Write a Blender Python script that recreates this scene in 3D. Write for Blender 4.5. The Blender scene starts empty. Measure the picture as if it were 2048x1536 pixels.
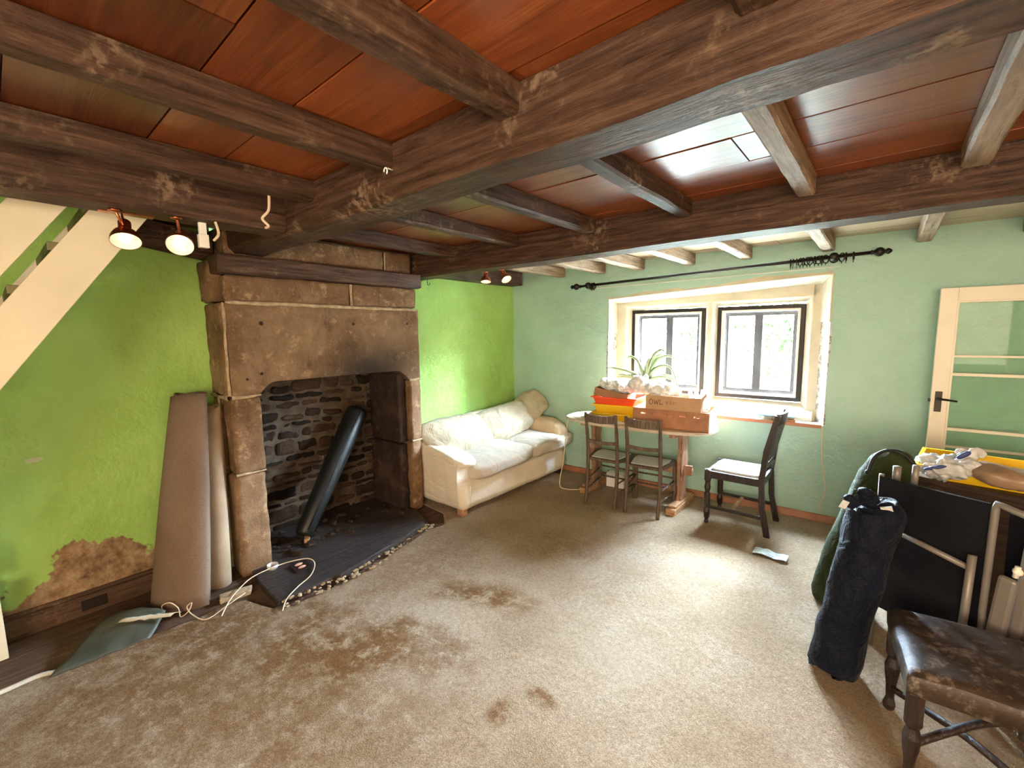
import bpy, math, random
from mathutils import Vector, Matrix, noise, Euler
random.seed(7)
sc = bpy.context.scene
PI = math.pi
# ------------------------------------------------------------------ camera
def cam_matrix(loc, yaw, pitch, roll):
    f = Vector((-math.sin(yaw)*math.cos(pitch), math.cos(yaw)*math.cos(pitch), -math.sin(pitch)))
    r = Vector((math.cos(yaw), math.sin(yaw), 0)); u = r.cross(f)
    c, s = math.cos(roll), math.sin(roll)
    r2 = r*c+u*s; u2 = -r*s+u*c
    m = Matrix((r2, u2, -f)).transposed().to_4x4(); m.translation = loc
    return m
cd = bpy.data.cameras.new('camera'); cam = bpy.data.objects.new('camera', cd)
sc.collection.objects.link(cam)
cd.sensor_fit = 'HORIZONTAL'; cd.sensor_width = 36; cd.lens = 880/2048*36; cd.clip_start = .02; cd.clip_end = 300
cam.matrix_world = cam_matrix(Vector((0, 0, 1.58)), math.radians(40.2), math.radians(6.69), math.radians(-.77))
sc.camera = cam
# ------------------------------------------------------------------ world, lights, exposure
sc.view_settings.view_transform = 'Standard'; sc.view_settings.look = 'None'
sc.view_settings.gamma = 1; sc.view_settings.use_curve_mapping = False
sc.view_settings.exposure = 1.3
w = bpy.data.worlds.new('world'); sc.world = w; w.use_nodes = True
wn = w.node_tree.nodes; wl = w.node_tree.links
bg = wn['Background']
geo = wn.new('ShaderNodeTexCoord'); sep = wn.new('ShaderNodeSeparateXYZ'); cr = wn.new('ShaderNodeValToRGB')
wl.new(geo.outputs['Generated'], sep.inputs[0]); wl.new(sep.outputs['Z'], cr.inputs[0])
cr.color_ramp.elements[0].position = 0.0; cr.color_ramp.elements[0].color = (.5, .52, .48, 1)
cr.color_ramp.elements[1].position = .35; cr.color_ramp.elements[1].color = (.72, .85, 1.0, 1)
wl.new(cr.outputs[0], bg.inputs[0]); bg.inputs[1].default_value = 42
# window wall frame: u runs along the wall, d out through it
WO = Vector((-1.5, 4.25, 0)); WA = math.atan(.05)
WU = Vector((math.cos(WA), math.sin(WA), 0)); WD = Vector((-math.sin(WA), math.cos(WA), 0))
def W(u, d, z): return WO + WU*u + WD*d + Vector((0, 0, z))
def area(name, loc, rot, sx, sy, power, col, portal=False):
    l = bpy.data.lights.new(name, 'AREA'); l.shape = 'RECTANGLE'; l.size = sx; l.size_y = sy
    l.energy = power; l.color = col
    if portal: l.cycles.is_portal = True
    o = bpy.data.objects.new(name, l); sc.collection.objects.link(o); o.location = loc; o.rotation_euler = rot
    return o
area('window_daylight_portal', W(.22, .42, 1.36), (-PI/2, 0, WA), 1.9, 1.1, 1, (1, 1, 1), True)
# unseen lamp added above the garden, boosting the sky's daylight through the casements
area('sky_boost_light', W(.8, 2.55, 3.95), (-math.radians(90-49), 0, WA), 10, 4.8, 35000, (.62, .80, 1.0))
# warm fill lamps added behind the camera and at the right, no openings there
area('rear_fill_light', (.7, -2.1, 1.5), (PI/2, 0, 0), 2.4, 1.1, 80, (1.0, .80, .57))
area('side_fill_light', (2.1, -.2, 1.35), (0, PI/2, 0), 1.5, 1.1, 14, (1.0, .74, .48))

# ------------------------------------------------------------------ node helpers
def new_mat(name):
    m = bpy.data.materials.new(name); m.use_nodes = True
    return m, m.node_tree.nodes, m.node_tree.links, m.node_tree.nodes['Principled BSDF']
def C4(c): return (c[0], c[1], c[2], 1)
class N:
    """small node-tree writer"""
    def __init__(s, name, rough=.7, spec=.4, metal=0, coat=0):
        s.m, s.n, s.l, s.b = new_mat(name)
        s.b.inputs['Roughness'].default_value = rough; s.b.inputs['Specular IOR Level'].default_value = spec
        s.b.inputs['Metallic'].default_value = metal; s.b.inputs['Coat Weight'].default_value = coat
        s.tc = s.n.new('ShaderNodeTexCoord')
    def coord(s, scale=(1, 1, 1), rot=(0, 0, 0)):
        mp = s.n.new('ShaderNodeMapping'); mp.inputs['Scale'].default_value = scale; mp.inputs['Rotation'].default_value = rot
        s.l.new(s.tc.outputs['Object'], mp.inputs[0]); return mp.outputs[0]
    def noise(s, scale, vec=None, detail=4, rough=.55, dist=0):
        t = s.n.new('ShaderNodeTexNoise'); t.inputs['Scale'].default_value = scale; t.inputs['Detail'].default_value = detail
        t.inputs['Roughness'].default_value = rough; t.inputs['Distortion'].default_value = dist
        s.l.new(vec if vec is not None else s.tc.outputs['Object'], t.inputs['Vector']); return t.outputs[0]
    def voro(s, scale, vec=None, feat='F1'):
        t = s.n.new('ShaderNodeTexVoronoi'); t.inputs['Scale'].default_value = scale; t.feature = feat
        s.l.new(vec if vec is not None else s.tc.outputs['Object'], t.inputs['Vector']); return t.outputs[0]
    def ramp(s, fac, stops):
        r = s.n.new('ShaderNodeValToRGB'); s.l.new(fac, r.inputs[0]); e = r.color_ramp.elements
        e[0].position, e[0].color = stops[0][0], C4(stops[0][1]); e[1].position, e[1].color = stops[-1][0], C4(stops[-1][1])
        for p, c in stops[1:-1]:
            x = e.new(p); x.color = C4(c)
        return r.outputs[0]
    def fr(s, fac, a, b):
        x = s.n.new('ShaderNodeMapRange'); s.l.new(fac, x.inputs['Value']); x.interpolation_type = 'SMOOTHSTEP'
        lo, hi = (a, b) if a < b else (b, a)
        x.inputs['From Min'].default_value = lo; x.inputs['From Max'].default_value = hi
        x.inputs['To Min'].default_value = 0 if a < b else 1; x.inputs['To Max'].default_value = 1 if a < b else 0
        return x.outputs[0]
    def mix(s, fac, a, b, mode='MIX'):
        x = s.n.new('ShaderNodeMix'); x.data_type = 'RGBA'; x.blend_type = mode
        if isinstance(fac, (int, float)): x.inputs[0].default_value = fac
        else: s.l.new(fac, x.inputs[0])
        for i, v in ((6, a), (7, b)):
            if isinstance(v, tuple): x.inputs[i].default_value = C4(v)
            else: s.l.new(v, x.inputs[i])
        return x.outputs[2]
    def math(s, op, a, b=0.0, c=None):
        x = s.n.new('ShaderNodeMath'); x.operation = op
        for i, v in enumerate((a, b) + ((c,) if c is not None else ())):
            if isinstance(v, (int, float)): x.inputs[i].default_value = v
            else: s.l.new(v, x.inputs[i])
        return x.outputs[0]
    def xyz(s):
        x = s.n.new('ShaderNodeSeparateXYZ'); s.l.new(s.tc.outputs['Object'], x.inputs[0]); return x.outputs
    def spot(s, cx, cy, rx, ry, ang=0, ax=(0, 1), wob=.35, wscale=6):
        """0..1 mask of an irregular patch at object coordinates cx, cy"""
        o = s.xyz(); ca, sa = math.cos(ang), math.sin(ang)
        dx = s.math('SUBTRACT', o[ax[0]], cx); dy = s.math('SUBTRACT', o[ax[1]], cy)
        a = s.math('DIVIDE', s.math('ADD', s.math('MULTIPLY', dx, ca), s.math('MULTIPLY', dy, sa)), rx)
        b = s.math('DIVIDE', s.math('SUBTRACT', s.math('MULTIPLY', dy, ca), s.math('MULTIPLY', dx, sa)), ry)
        d = s.math('SQRT', s.math('ADD', s.math('MULTIPLY', a, a), s.math('MULTIPLY', b, b)))
        nz = s.math('MULTIPLY', s.math('SUBTRACT', s.noise(wscale, detail=5), .5), wob*4)
        return s.math('ADD', d, nz)
    def col(s, c):
        if isinstance(c, tuple): s.b.inputs['Base Color'].default_value = C4(c)
        else: s.l.new(c, s.b.inputs['Base Color'])
        return s
    def bump(s, h, strength=.3, dist=.01):
        b = s.n.new('ShaderNodeBump'); b.inputs['Strength'].default_value = strength; b.inputs['Distance'].default_value = dist
        s.l.new(h, b.inputs['Height']); s.l.new(b.outputs[0], s.b.inputs['Normal']); return s
M = {}
def simple(name, c, rough=.6, var=.25, scale=8, metal=0, bump=0, bs=60, coat=0, spec=.4):
    k = N(name, rough, spec, metal, coat)
    a = tuple(x*(1-var) for x in c); b = tuple(min(1, x*(1+var*.6)) for x in c)
    k.col(k.ramp(k.noise(scale, detail=5), [(.3, a), (.7, b)]))
    if bump: k.bump(k.noise(bs, detail=4), bump, .004)
    M[name] = k.m; return k
# plaster
def plaster(name, base, dark, light, bare=None):
    k = N(name, .62, .35)
    c = k.ramp(k.noise(1.7, detail=6, rough=.6), [(.3, dark), (.5, base), (.72, light)])
    c = k.mix(k.math('MULTIPLY', k.fr(k.noise(12, detail=6, rough=.7), .62, .78), .3), c, tuple(min(1, x*1.3+.04) for x in base))
    if bare: c = bare(k, c)
    k.col(c)
    h = k.math('ADD', k.math('MULTIPLY', k.noise(5, detail=6), 1.0), k.math('MULTIPLY', k.noise(45, detail=3), .12))
    k.bump(h, .8, .035); M[name] = k.m
def bare_left(k, c):
    # damp, bare plaster low on the wall beside the roll of carpet
    m1 = k.fr(k.spot(.28, .10, .34, .30, -.1, (1, 2), .32, 7), 1.02, .96)
    o = k.xyz()
    edge = k.math('ADD', o[2], k.math('MULTIPLY', k.noise(5, detail=5), .16))
    low = k.fr(edge, .24, .22)
    nearm = k.math('ADD', m1, low); nearm = k.math('MINIMUM', nearm, 1.0)
    far = k.fr(o[1], 1.2, 1.1)
    nearm = k.math('MULTIPLY', nearm, far)
    pl = k.ramp(k.noise(14, detail=8, rough=.7), [(.34, (.12, .065, .035)), (.5, (.30, .19, .10)), (.66, (.46, .34, .21))])
    c = k.mix(nearm, c, pl)
    chip = k.fr(k.spot(.10, .93, .035, .014, 0, (1, 2), .2, 40), 1.0, .9)
    return k.mix(chip, c, (.55, .6, .4))
plaster('left_wall_paint', (.36, .60, .145), (.31, .53, .115), (.43, .67, .19), bare_left)
plaster('window_wall_paint', (.42, .65, .56), (.385, .61, .52), (.47, .70, .61))
simple('reveal_paint', (.66, .61, .48), .7, .12, 6, bump=.3, bs=30)
k = N('flaking_paint', .8)
k.col(k.mix(k.fr(k.noise(26, detail=6, rough=.7), .48, .54), (.78, .75, .68), (.33, .31, .27))); k.bump(k.noise(30, detail=5), .5, .01); M['flaking_paint'] = k.m
# old timber
def timber(name, dark, mid, light, dust=.55, along='X', rough=.55, dustcol=(.42, .30, .20), spec=.4):
    k = N(name, rough, spec)
    sx = {'X': (1.2, 16, 16), 'Y': (16, 1.2, 16), 'Z': (16, 16, 1.2)}[along]
    g = k.noise(3, k.coord(sx), 7, .65, .4)
    c = k.ramp(g, [(.30, dark), (.52, mid), (.75, light)])
    d = k.math('MULTIPLY', k.fr(k.noise(2.6, detail=6, rough=.7), .52, .72), k.fr(k.noise(38, detail=4), .42, .62))
    c = k.mix(k.math('MULTIPLY', d, dust), c, dustcol)
    cracks = k.fr(k.noise(2.2, k.coord(tuple(x*(.35 if x < 2 else 1.2) for x in sx)), 3), .34, .31)
    c = k.mix(k.math('MULTIPLY', cracks, .7), c, (.008, .005, .003))
    k.col(c)
    k.bump(k.math('ADD', g, k.math('MULTIPLY', k.noise(28, detail=5), .6)), .6, .014); M[name] = k.m
timber('beam_wood', (.022, .010, .006), (.068, .034, .021), (.14, .08, .052), .7, 'X', spec=.25)
timber('joist_wood', (.022, .010, .006), (.072, .036, .022), (.15, .084, .054), .65, 'Y', spec=.25)
timber('bare_joist_wood', (.12, .07, .04), (.30, .20, .13), (.46, .34, .23), .5, 'Y', dustcol=(.5, .4, .28))
timber('dark_chair_wood', (.008, .004, .003), (.020, .010, .007), (.042, .022, .015), .1, 'Z', .32, spec=.6)
timber('grey_chair_wood', (.05, .032, .02), (.12, .08, .055), (.22, .16, .11), .35, 'Z', .5)
timber('chest_wood', (.022, .012, .007), (.06, .032, .016), (.11, .06, .03), .2, 'X', .5)
timber('pine_wood', (.30, .15, .07), (.46, .26, .13), (.58, .36, .20), .1, 'X', .5)
timber('table_base_wood', (.22, .11, .06), (.36, .20, .12), (.48, .29, .18), .15, 'Z', .5)
timber('floorboard_wood', (.045, .022, .012), (.10, .055, .03), (.17, .10, .055), .6, 'Y', .8)
timber('hearth_stone', (.012, .009, .008), (.04, .03, .028), (.10, .08, .075), .6, 'Y', .5, dustcol=(.24, .18, .14))
simple('skirting_paint', (.42, .17, .085), .5, .25, 9)
# varnished ceiling boards: each board its own tone
k = N('ceiling_board_varnish', .34, .5, 0, .5)
k.b.inputs['Coat Roughness'].default_value = .38
ri = k.n.new('ShaderNodeNewGeometry')
g = k.noise(2.4, k.coord((1.0, 14, 14)), 7, .6, .6)
c = k.ramp(g, [(.3, (.15, .034, .009)), (.5, (.24, .058, .014)), (.72, (.34, .10, .024))])
tone = k.ramp(ri.outputs['Random Per Island'], [(0, (.42, .36, .34)), (.2, (.8, .8, .8)), (1, (1.1, 1.1, 1.1))])
c = k.mix(1.0, c, tone, 'MULTIPLY')
c = k.mix(k.math('MULTIPLY', k.fr(k.noise(1.1, detail=5), .55, .75), .35), c, (.10, .03, .012))
c = k.mix(k.fr(k.noise(50, detail=2), .76, .79), c, (.4, .22, .12))
# window glare on the narrow bay's boards, put into their colour
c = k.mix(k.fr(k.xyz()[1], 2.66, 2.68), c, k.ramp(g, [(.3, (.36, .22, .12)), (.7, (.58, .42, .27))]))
k.col(c); k.bump(k.math('ADD', g, k.math('MULTIPLY', k.noise(1.8, detail=3), 1.5)), .16, .02); M['ceiling_board_varnish'] = k.m
# sandstone
def stone(name, a, b, c_, soot=None, bs=.7):
    k = N(name, .85, .25)
    n1 = k.noise(3.2, detail=9, rough=.68, dist=.3)
    c = k.ramp(n1, [(.28, a), (.5, b), (.74, c_)])
    c = k.mix(k.math('MULTIPLY', k.fr(k.noise(60, detail=4), .5, .7), .35), c, tuple(x*1.5 for x in b))
    c = k.mix(k.math('MULTIPLY', k.fr(k.noise(11, detail=8, rough=.75), .54, .66), .55), c, tuple(min(1, x*1.55) for x in c_))
    c = k.mix(k.math('MULTIPLY', k.fr(k.noise(7, k.coord((1, 1, .5)), 8, .7), .56, .68), .6), c, tuple(x*.6 for x in a))
    if soot: c = soot(k, c)
    k.col(c); k.bump(k.math('ADD', k.noise(9, detail=9, rough=.7), k.math('MULTIPLY', k.noise(80, detail=3), .25)), bs, .02); M[name] = k.m
stone('sandstone', (.085, .043, .020), (.19, .112, .058), (.33, .22, .13))
def soot(k, c):
    m = k.spot(.28, 1.27, .56, .34, .05, (1, 2), .10, 4)
    return k.mix(k.math('MULTIPLY', k.fr(m, 1.2, .0), .93), c, (.014, .011, .009))
stone('lintel_stone', (.10, .055, .028), (.20, .125, .07), (.30, .20, .12), soot)
stone('sooty_stone', (.010, .006, .005), (.035, .021, .015), (.085, .052, .034))
k = N('rubble_stone', .9, .2)
ri = k.n.new('ShaderNodeNewGeometry')
c = k.ramp(ri.outputs['Random Per Island'], [(0, (.012, .009, .007)), (.5, (.034, .020, .013)), (1, (.08, .048, .028))])
c = k.mix(.8, c, k.ramp(k.noise(16, detail=8, rough=.7), [(.3, (.5, .5, .5)), (.7, (1.3, 1.25, 1.2))]), 'MULTIPLY')
k.col(c); k.bump(k.noise(22, detail=8, rough=.7), .8, .02); M['rubble_stone'] = k.m
simple('mortar', (.42, .32, .20), .95, .35, 25, bump=.6, bs=70)
simple('sooty_mortar', (.085, .06, .038), .95, .5, 12, bump=.6, bs=50)
# carpet
k = N('carpet_pile', .97, .1)
base = k.ramp(k.noise(1.3, detail=7, rough=.62), [(.32, (.37, .27, .17)), (.5, (.47, .36, .25)), (.7, (.55, .455, .35))])
fine = k.ramp(k.noise(170, detail=3, rough=.8), [(.3, (.58, .56, .53)), (.7, (1.22, 1.22, 1.22))])
brown = (.21, .105, .036)
sp = [(-1.68, 1.82, .22, .15, .3, .8), (-2.05, 1.02, .42, .26, .6, .75), (-1.72, 1.22, .30, .17, .4, .55), (-1.13, 1.23, .055, .075, .2, .9), (-1.04, 1.40, .06, .04, 0, .9),
      (-1.75, 2.62, .34, .20, 0, .32), (-2.72, .75, .34, .6, .2, .55), (-2.3, .3, .75, .8, 0, .55), (-1.6, .9, .5, .3, .3, .3), (-1.95, 1.70, .16, .09, .5, .65), (-1.5, .55, .5, .5, 0, .2), (-2.3, 1.75, .3, .5, .3, .35)]
c = base
for (x, y, rx, ry, a, s_) in sp:
    m = k.math('MULTIPLY', k.fr(k.spot(x, y, rx*1.1, ry*1.1, a, (0, 1), .45, 4), 1.3, .35), min(1, s_*1.25))
    m = k.math('MULTIPLY', m, k.fr(k.noise(10, detail=9, rough=.8), .36, .56))
    c = k.mix(m, c, brown)
c = k.mix(k.math('MULTIPLY', k.fr(k.noise(9, detail=6, rough=.75), .62, .72), .35), c, brown)
c = k.mix(1.0, c, fine, 'MULTIPLY')
c = k.mix(1.0, c, k.ramp(k.noise(48, detail=5, rough=.75), [(.35, (.80, .79, .77)), (.6, (1.08, 1.08, 1.08))]), 'MULTIPLY')
k.col(c); k.bump(k.math('ADD', k.noise(190, detail=3, rough=.8), k.math('MULTIPLY', k.noise(12, detail=4), 1.2)), .9, .014); M['carpet_pile'] = k.m
# cloths, plastics, metals
def cloth(name, a, b, wr=.5, ws=5, rough=.9, weave=240):
    k = N(name, rough, .15)
    k.b.inputs['Sheen Weight'].default_value = .04
    k.col(k.ramp(k.noise(2.5, detail=6, rough=.65), [(.35, a), (.65, b)]))
    k.bump(k.math('ADD', k.math('MULTIPLY', k.noise(ws, detail=4, dist=1.2), 2.0), k.math('MULTIPLY', k.noise(weave, detail=1), .15)), wr, .02); M[name] = k.m
cloth('sofa_cloth', (.72, .64, .50), (.82, .77, .66), .35, 6)
cloth('cushion_cloth', (.42, .37, .26), (.51, .46, .34), .6, 7)
cloth('seat_cushion_cloth', (.48, .43, .34), (.58, .53, .45), .45, 7)
cloth('arm_cloth', (.55, .42, .27), (.66, .54, .38), .4, 7)
cloth('navy_cloth', (.0016, .003, .009), (.004, .007, .020), .9, 9, .6)
cloth('olive_cloth', (.020, .030, .009), (.045, .06, .02), .7, 8, .75)
cloth('black_mesh_cloth', (.004, .004, .006), (.010, .010, .014), .2, 3, .38)
cloth('grey_canvas', (.12, .10, .085), (.17, .145, .12), .3, 4)
cloth('seat_cloth', (.52, .54, .52), (.66, .68, .67), .2, 4)
k = N('carpet_backing', .95, .1)
wv = k.noise(150, k.coord((1, 1, 2.4)), 2)
k.col(k.mix(.6, k.ramp(k.noise(3, detail=5), [(.3, (.185, .13, .095)), (.7, (.235, .17, .125))]), k.ramp(wv, [(.35, (.7, .7, .7)), (.65, (1.2, 1.2, 1.2))]), 'MULTIPLY'))
k.bump(wv, .5, .004); M['carpet_backing'] = k.m
simple('underlay_felt', (.36, .27, .18), .95, .2, 5, bump=.4, bs=120)
simple('cream_paint', (.76, .68, .50), .42, .08, 4)
simple('door_paint', (.92, .84, .70), .4, .06, 4)
simple('shaded_tread_paint', (.20, .18, .09), .6, .3, 9)  # stair paint with the shade on the treads put into its colour
simple('black_paint', (.018, .012, .010), .45, .3, 9)
simple('dark_metal', (.035, .028, .024), .4, .3, 12, metal=.7)
simple('black_pipe_metal', (.012, .013, .012), .42, .3, 6, metal=.1, spec=.35)
simple('copper', (.50, .16, .07), .28, .25, 14, metal=1)
simple('white_enamel', (.84, .80, .70), .35, .05, 5)
simple('white_plastic', (.82, .80, .74), .4, .06, 5)
simple('cable_plastic', (.72, .58, .42), .5, .1, 5)
simple('frame_tube_paint', (.21, .19, .17), .42, .15, 6, metal=.2)
simple('paper', (.86, .86, .84), .7, .05, 6)
simple('printed_paper', (.62, .74, .80), .6, .35, 22)
simple('blue_folder', (.20, .48, .60), .5, .15, 8)
simple('yellow_plastic', (.90, .56, .02), .35, .1, 5)
simple('red_plastic', (.82, .10, .035), .35, .1, 5)
simple('cardboard', (.50, .31, .175), .8, .12, 10)
simple('dark_cardboard', (.34, .19, .10), .8, .15, 10)
simple('ink', (.07, .04, .03), .8, .1, 10)
simple('leaf', (.20, .25, .12), .5, .3, 9)
simple('dirty_glass_thing', (.5, .5, .48), .2, .2, 9)
simple('vinyl_sheet', (.075, .078, .062), .45, .35, 4, bump=.3, bs=14)
simple('pale_paper_edge', (.55, .52, .42), .7, .2, 8)
simple('socket_pink', (.62, .36, .27), .5, .1, 8)
simple('crumpled_foil', (.78, .82, .88), .35, .25, 30, metal=.15, bump=.9, bs=45)
simple('clear_bag_plastic', (.62, .63, .62), .22, .2, 20, bump=.8, bs=30)
simple('brown_bag', (.30, .19, .12), .4, .35, 9, bump=.6, bs=20)
simple('navy_print', (.03, .05, .18), .5, .1, 8)
simple('black_cord', (.01, .01, .01), .6, .1, 9)
k = N('worn_leather', .45, .45)
n1 = k.noise(5, detail=8, rough=.7)
c = k.ramp(n1, [(.35, (.022, .013, .009)), (.6, (.045, .028, .018))])
c = k.mix(k.math('MULTIPLY', k.fr(k.noise(13, detail=9, rough=.78), .50, .64), .7), c, (.24, .20, .16))
k.col(c); k.bump(k.noise(30, detail=7, rough=.7), .6, .006); M['worn_leather'] = k.m
k = N('table_top_wood', .25, .5)
g = k.noise(2.5, k.coord((1.2, 14, 14)), 6, .6, .4)
k.col(k.ramp(g, [(.3, (.50, .40, .30)), (.7, (.70, .62, .52))])); M['table_top_wood'] = k.m
k = N('hob_leaf', .6, .3); k.col(k.ramp(k.noise(3, detail=4), [(.35, (.012, .035, .003)), (.65, (.03, .065, .008))])); M['garden_leaf'] = k.m
simple('garden_ground', (.62, .62, .54), .95, .3, 2)
simple('cane', (.5, .42, .28), .8, .2, 9)
simple('trunk_bark', (.06, .05, .04), .9, .3, 9)
def glass(name, tint=(1, 1, 1), rough=0.0, dirt=.04):
    m = bpy.data.materials.new(name); m.use_nodes = True; n = m.node_tree.nodes; l = m.node_tree.links
    n.remove(n['Principled BSDF']); o = n['Material Output']
    t = n.new('ShaderNodeBsdfTransparent'); t.inputs[0].default_value = C4(tint)
    g = n.new('ShaderNodeBsdfGlossy'); g.inputs['Roughness'].default_value = .02
    d = n.new('ShaderNodeBsdfDiffuse'); d.inputs[0].default_value = (.6, .6, .58, 1)
    fz = n.new('ShaderNodeFresnel'); fz.inputs[0].default_value = 1.18
    m1 = n.new('ShaderNodeMixShader'); m2 = n.new('ShaderNodeMixShader')
    nz = n.new('ShaderNodeTexNoise'); nz.inputs['Scale'].default_value = 7; nz.inputs['Detail'].default_value = 8
    tc = n.new('ShaderNodeTexCoord'); l.new(tc.outputs['Object'], nz.inputs['Vector'])
    mu = n.new('ShaderNodeMath'); mu.operation = 'MULTIPLY'; l.new(nz.outputs[0], mu.inputs[0]); mu.inputs[1].default_value = dirt*2
    l.new(fz.outputs[0], m1.inputs[0]); l.new(t.outputs[0], m1.inputs[1]); l.new(g.outputs[0], m1.inputs[2])
    l.new(mu.outputs[0], m2.inputs[0]); l.new(m1.outputs[0], m2.inputs[1]); l.new(d.outputs[0], m2.inputs[2])
    l.new(m2.outputs[0], o.inputs['Surface']); M[name] = m
glass('window_glass', (.99, 1, .99), dirt=.012)
glass('door_glass', (.88, .97, .90), dirt=.10)
def emit(name, c, s):
    m, n, l, b = new_mat(name); b.inputs['Base Color'].default_value = C4(c)
    b.inputs['Emission Color'].default_value = C4(c); b.inputs['Emission Strength'].default_value = s; M[name] = m
emit('lamp_bulb', (1, .9, .7), .8)

# ------------------------------------------------------------------ mesh builder
class MB:
    def __init__(s): s.v = []; s.f = []
    def add(s, vs, fs):
        o = len(s.v); s.v += [Vector(p) for p in vs]; s.f += [tuple(i+o for i in f) for f in fs]; return s
    def merge(s, o, mat=None):
        return s.add([mat @ p for p in o.v] if mat else o.v, o.f)
    def box(s, a, b, mat=None):
        x0, y0, z0 = a; x1, y1, z1 = b
        vs = [Vector(p) for p in ((x0,y0,z0),(x1,y0,z0),(x1,y1,z0),(x0,y1,z0),(x0,y0,z1),(x1,y0,z1),(x1,y1,z1),(x0,y1,z1))]
        if mat: vs = [mat @ p for p in vs]
        return s.add(vs, [(0,3,2,1),(4,5,6,7),(0,1,5,4),(1,2,6,5),(2,3,7,6),(3,0,4,7)])
    def hexa(s, vs): return s.add(vs, [(0,3,2,1),(4,5,6,7),(0,1,5,4),(1,2,6,5),(2,3,7,6),(3,0,4,7)])
    def prism(s, poly, f):
        """poly: list of 2D points, f(p, t) -> 3D with t 0/1"""
        n = len(poly)
        vs = [f(p, 0) for p in poly]+[f(p, 1) for p in poly]
        fs = [tuple(reversed(range(n))), tuple(range(n, 2*n))]+[(i, (i+1) % n, (i+1) % n+n, i+n) for i in range(n)]
        return s.add(vs, fs)
    def tube(s, pts, r, n=8, cap=True):
        pts = [Vector(p) for p in pts]; m = len(pts)
        rs = r if isinstance(r, (list, tuple)) else [r]*m
        vs = []; up = None
        for i, p in enumerate(pts):
            t = (pts[min(i+1, m-1)]-pts[max(i-1, 0)]).normalized()
            if up is None:
                up = Vector((0, 0, 1)) if abs(t.z) < .9 else Vector((1, 0, 0))
            a = t.cross(up).normalized(); up = a.cross(t).normalized(); b = up
            for j in range(n):
                th = 2*PI*j/n; vs.append(p+(a*math.cos(th)+b*math.sin(th))*rs[i])
        fs = [(i*n+j, i*n+(j+1) % n, (i+1)*n+(j+1) % n, (i+1)*n+j) for i in range(m-1) for j in range(n)]
        if cap: fs += [tuple(reversed(range(n))), tuple(range((m-1)*n, m*n))]
        return s.add(vs, fs)
    def lathe(s, prof, mat=None, n=20):
        """prof: (r, z) list about Z"""
        vs = []
        for r, z in prof:
            for j in range(n):
                th = 2*PI*j/n; p = Vector((r*math.cos(th), r*math.sin(th), z)); vs.append(mat @ p if mat else p)
        m = len(prof)
        fs = [(i*n+j, i*n+(j+1) % n, (i+1)*n+(j+1) % n, (i+1)*n+j) for i in range(m-1) for j in range(n)]
        fs += [tuple(reversed(range(n))), tuple(range((m-1)*n, m*n))]
        return s.add(vs, fs)
    def blob(s, size, mat=None, e=4, n=14, pinch=0, wr=0, ws=6, seed=0, fn=None):
        """superellipsoid pillow: size half extents"""
        idx = {}; vs = []; fs = []
        def vid(p):
            kx = tuple(round(c, 5) for c in p)
            if kx not in idx:
                x, y, z = p
                d = (abs(x)**e+abs(y)**e+abs(z)**e)**(1/e); q = Vector((x/d, y/d, z/d))
                if pinch:
                    mm = max(abs(q.x), abs(q.y)); q.z *= 1-pinch*mm**3
                v = Vector((q.x*size[0], q.y*size[1], q.z*size[2]))
                if wr:
                    nn = noise.noise(v*ws+Vector((seed, seed*2, 0)))+.5*noise.noise(v*ws*2.3+Vector((0, seed, seed)))
                    v += q.normalized()*nn*wr
                if fn: v = fn(v)
                idx[kx] = len(vs); vs.append(mat @ v if mat else v)
            return idx[kx]
        R = [-1+2*i/n for i in range(n+1)]
        R = [math.copysign(abs(t)**.8, t) for t in R]
        for ax in range(3):
            for sg in (-1, 1):
                for i in range(n):
                    for j in range(n):
                        q = []
                        for (a, b) in ((i, j), (i+1, j), (i+1, j+1), (i, j+1)):
                            p = [0, 0, 0]; p[ax] = sg; p[(ax+1) % 3] = R[a]; p[(ax+2) % 3] = R[b]; q.append(vid(p))
                        fs.append(tuple(q) if sg > 0 else tuple(reversed(q)))
        return s.add(vs, fs)
    def grid(s, f, nu, nv):
        vs = [f(i/nu, j/nv) for i in range(nu+1) for j in range(nv+1)]
        fs = [(i*(nv+1)+j, (i+1)*(nv+1)+j, (i+1)*(nv+1)+j+1, i*(nv+1)+j+1) for i in range(nu) for j in range(nv)]
        return s.add(vs, fs)
    def rock(s, a, b, seg=.05, r=.012, amp=.006, seed=0, sc_=9):
        """box a..b whose faces are subdivided, edges rounded and surface roughened"""
        a = Vector(a); b = Vector(b); c = (a+b)/2; h = (b-a)/2
        idx = {}; vs = []; fs = []
        nn = [max(2, min(40, int(round(2*h[i]/seg)))) for i in range(3)]
        def vid(p):
            kx = tuple(round(t, 5) for t in p)
            if kx not in idx:
                q = Vector([p[i]*h[i] for i in range(3)])
                inn = Vector([max(-(h[i]-r), min(h[i]-r, q[i])) if h[i] > r else 0 for i in range(3)])
                d = q-inn
                if d.length > 1e-6:
                    if sum(1 for t in d if abs(t) > 1e-6) > 1: d = d.normalized()*r
                    q = inn+d
                w_ = c+q
                k_ = noise.noise_vector(w_*sc_+Vector((seed, 0, seed)))+.5*noise.noise_vector(w_*sc_*2.7)
                idx[kx] = len(vs); vs.append(w_+k_*amp)
            return idx[kx]
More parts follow.
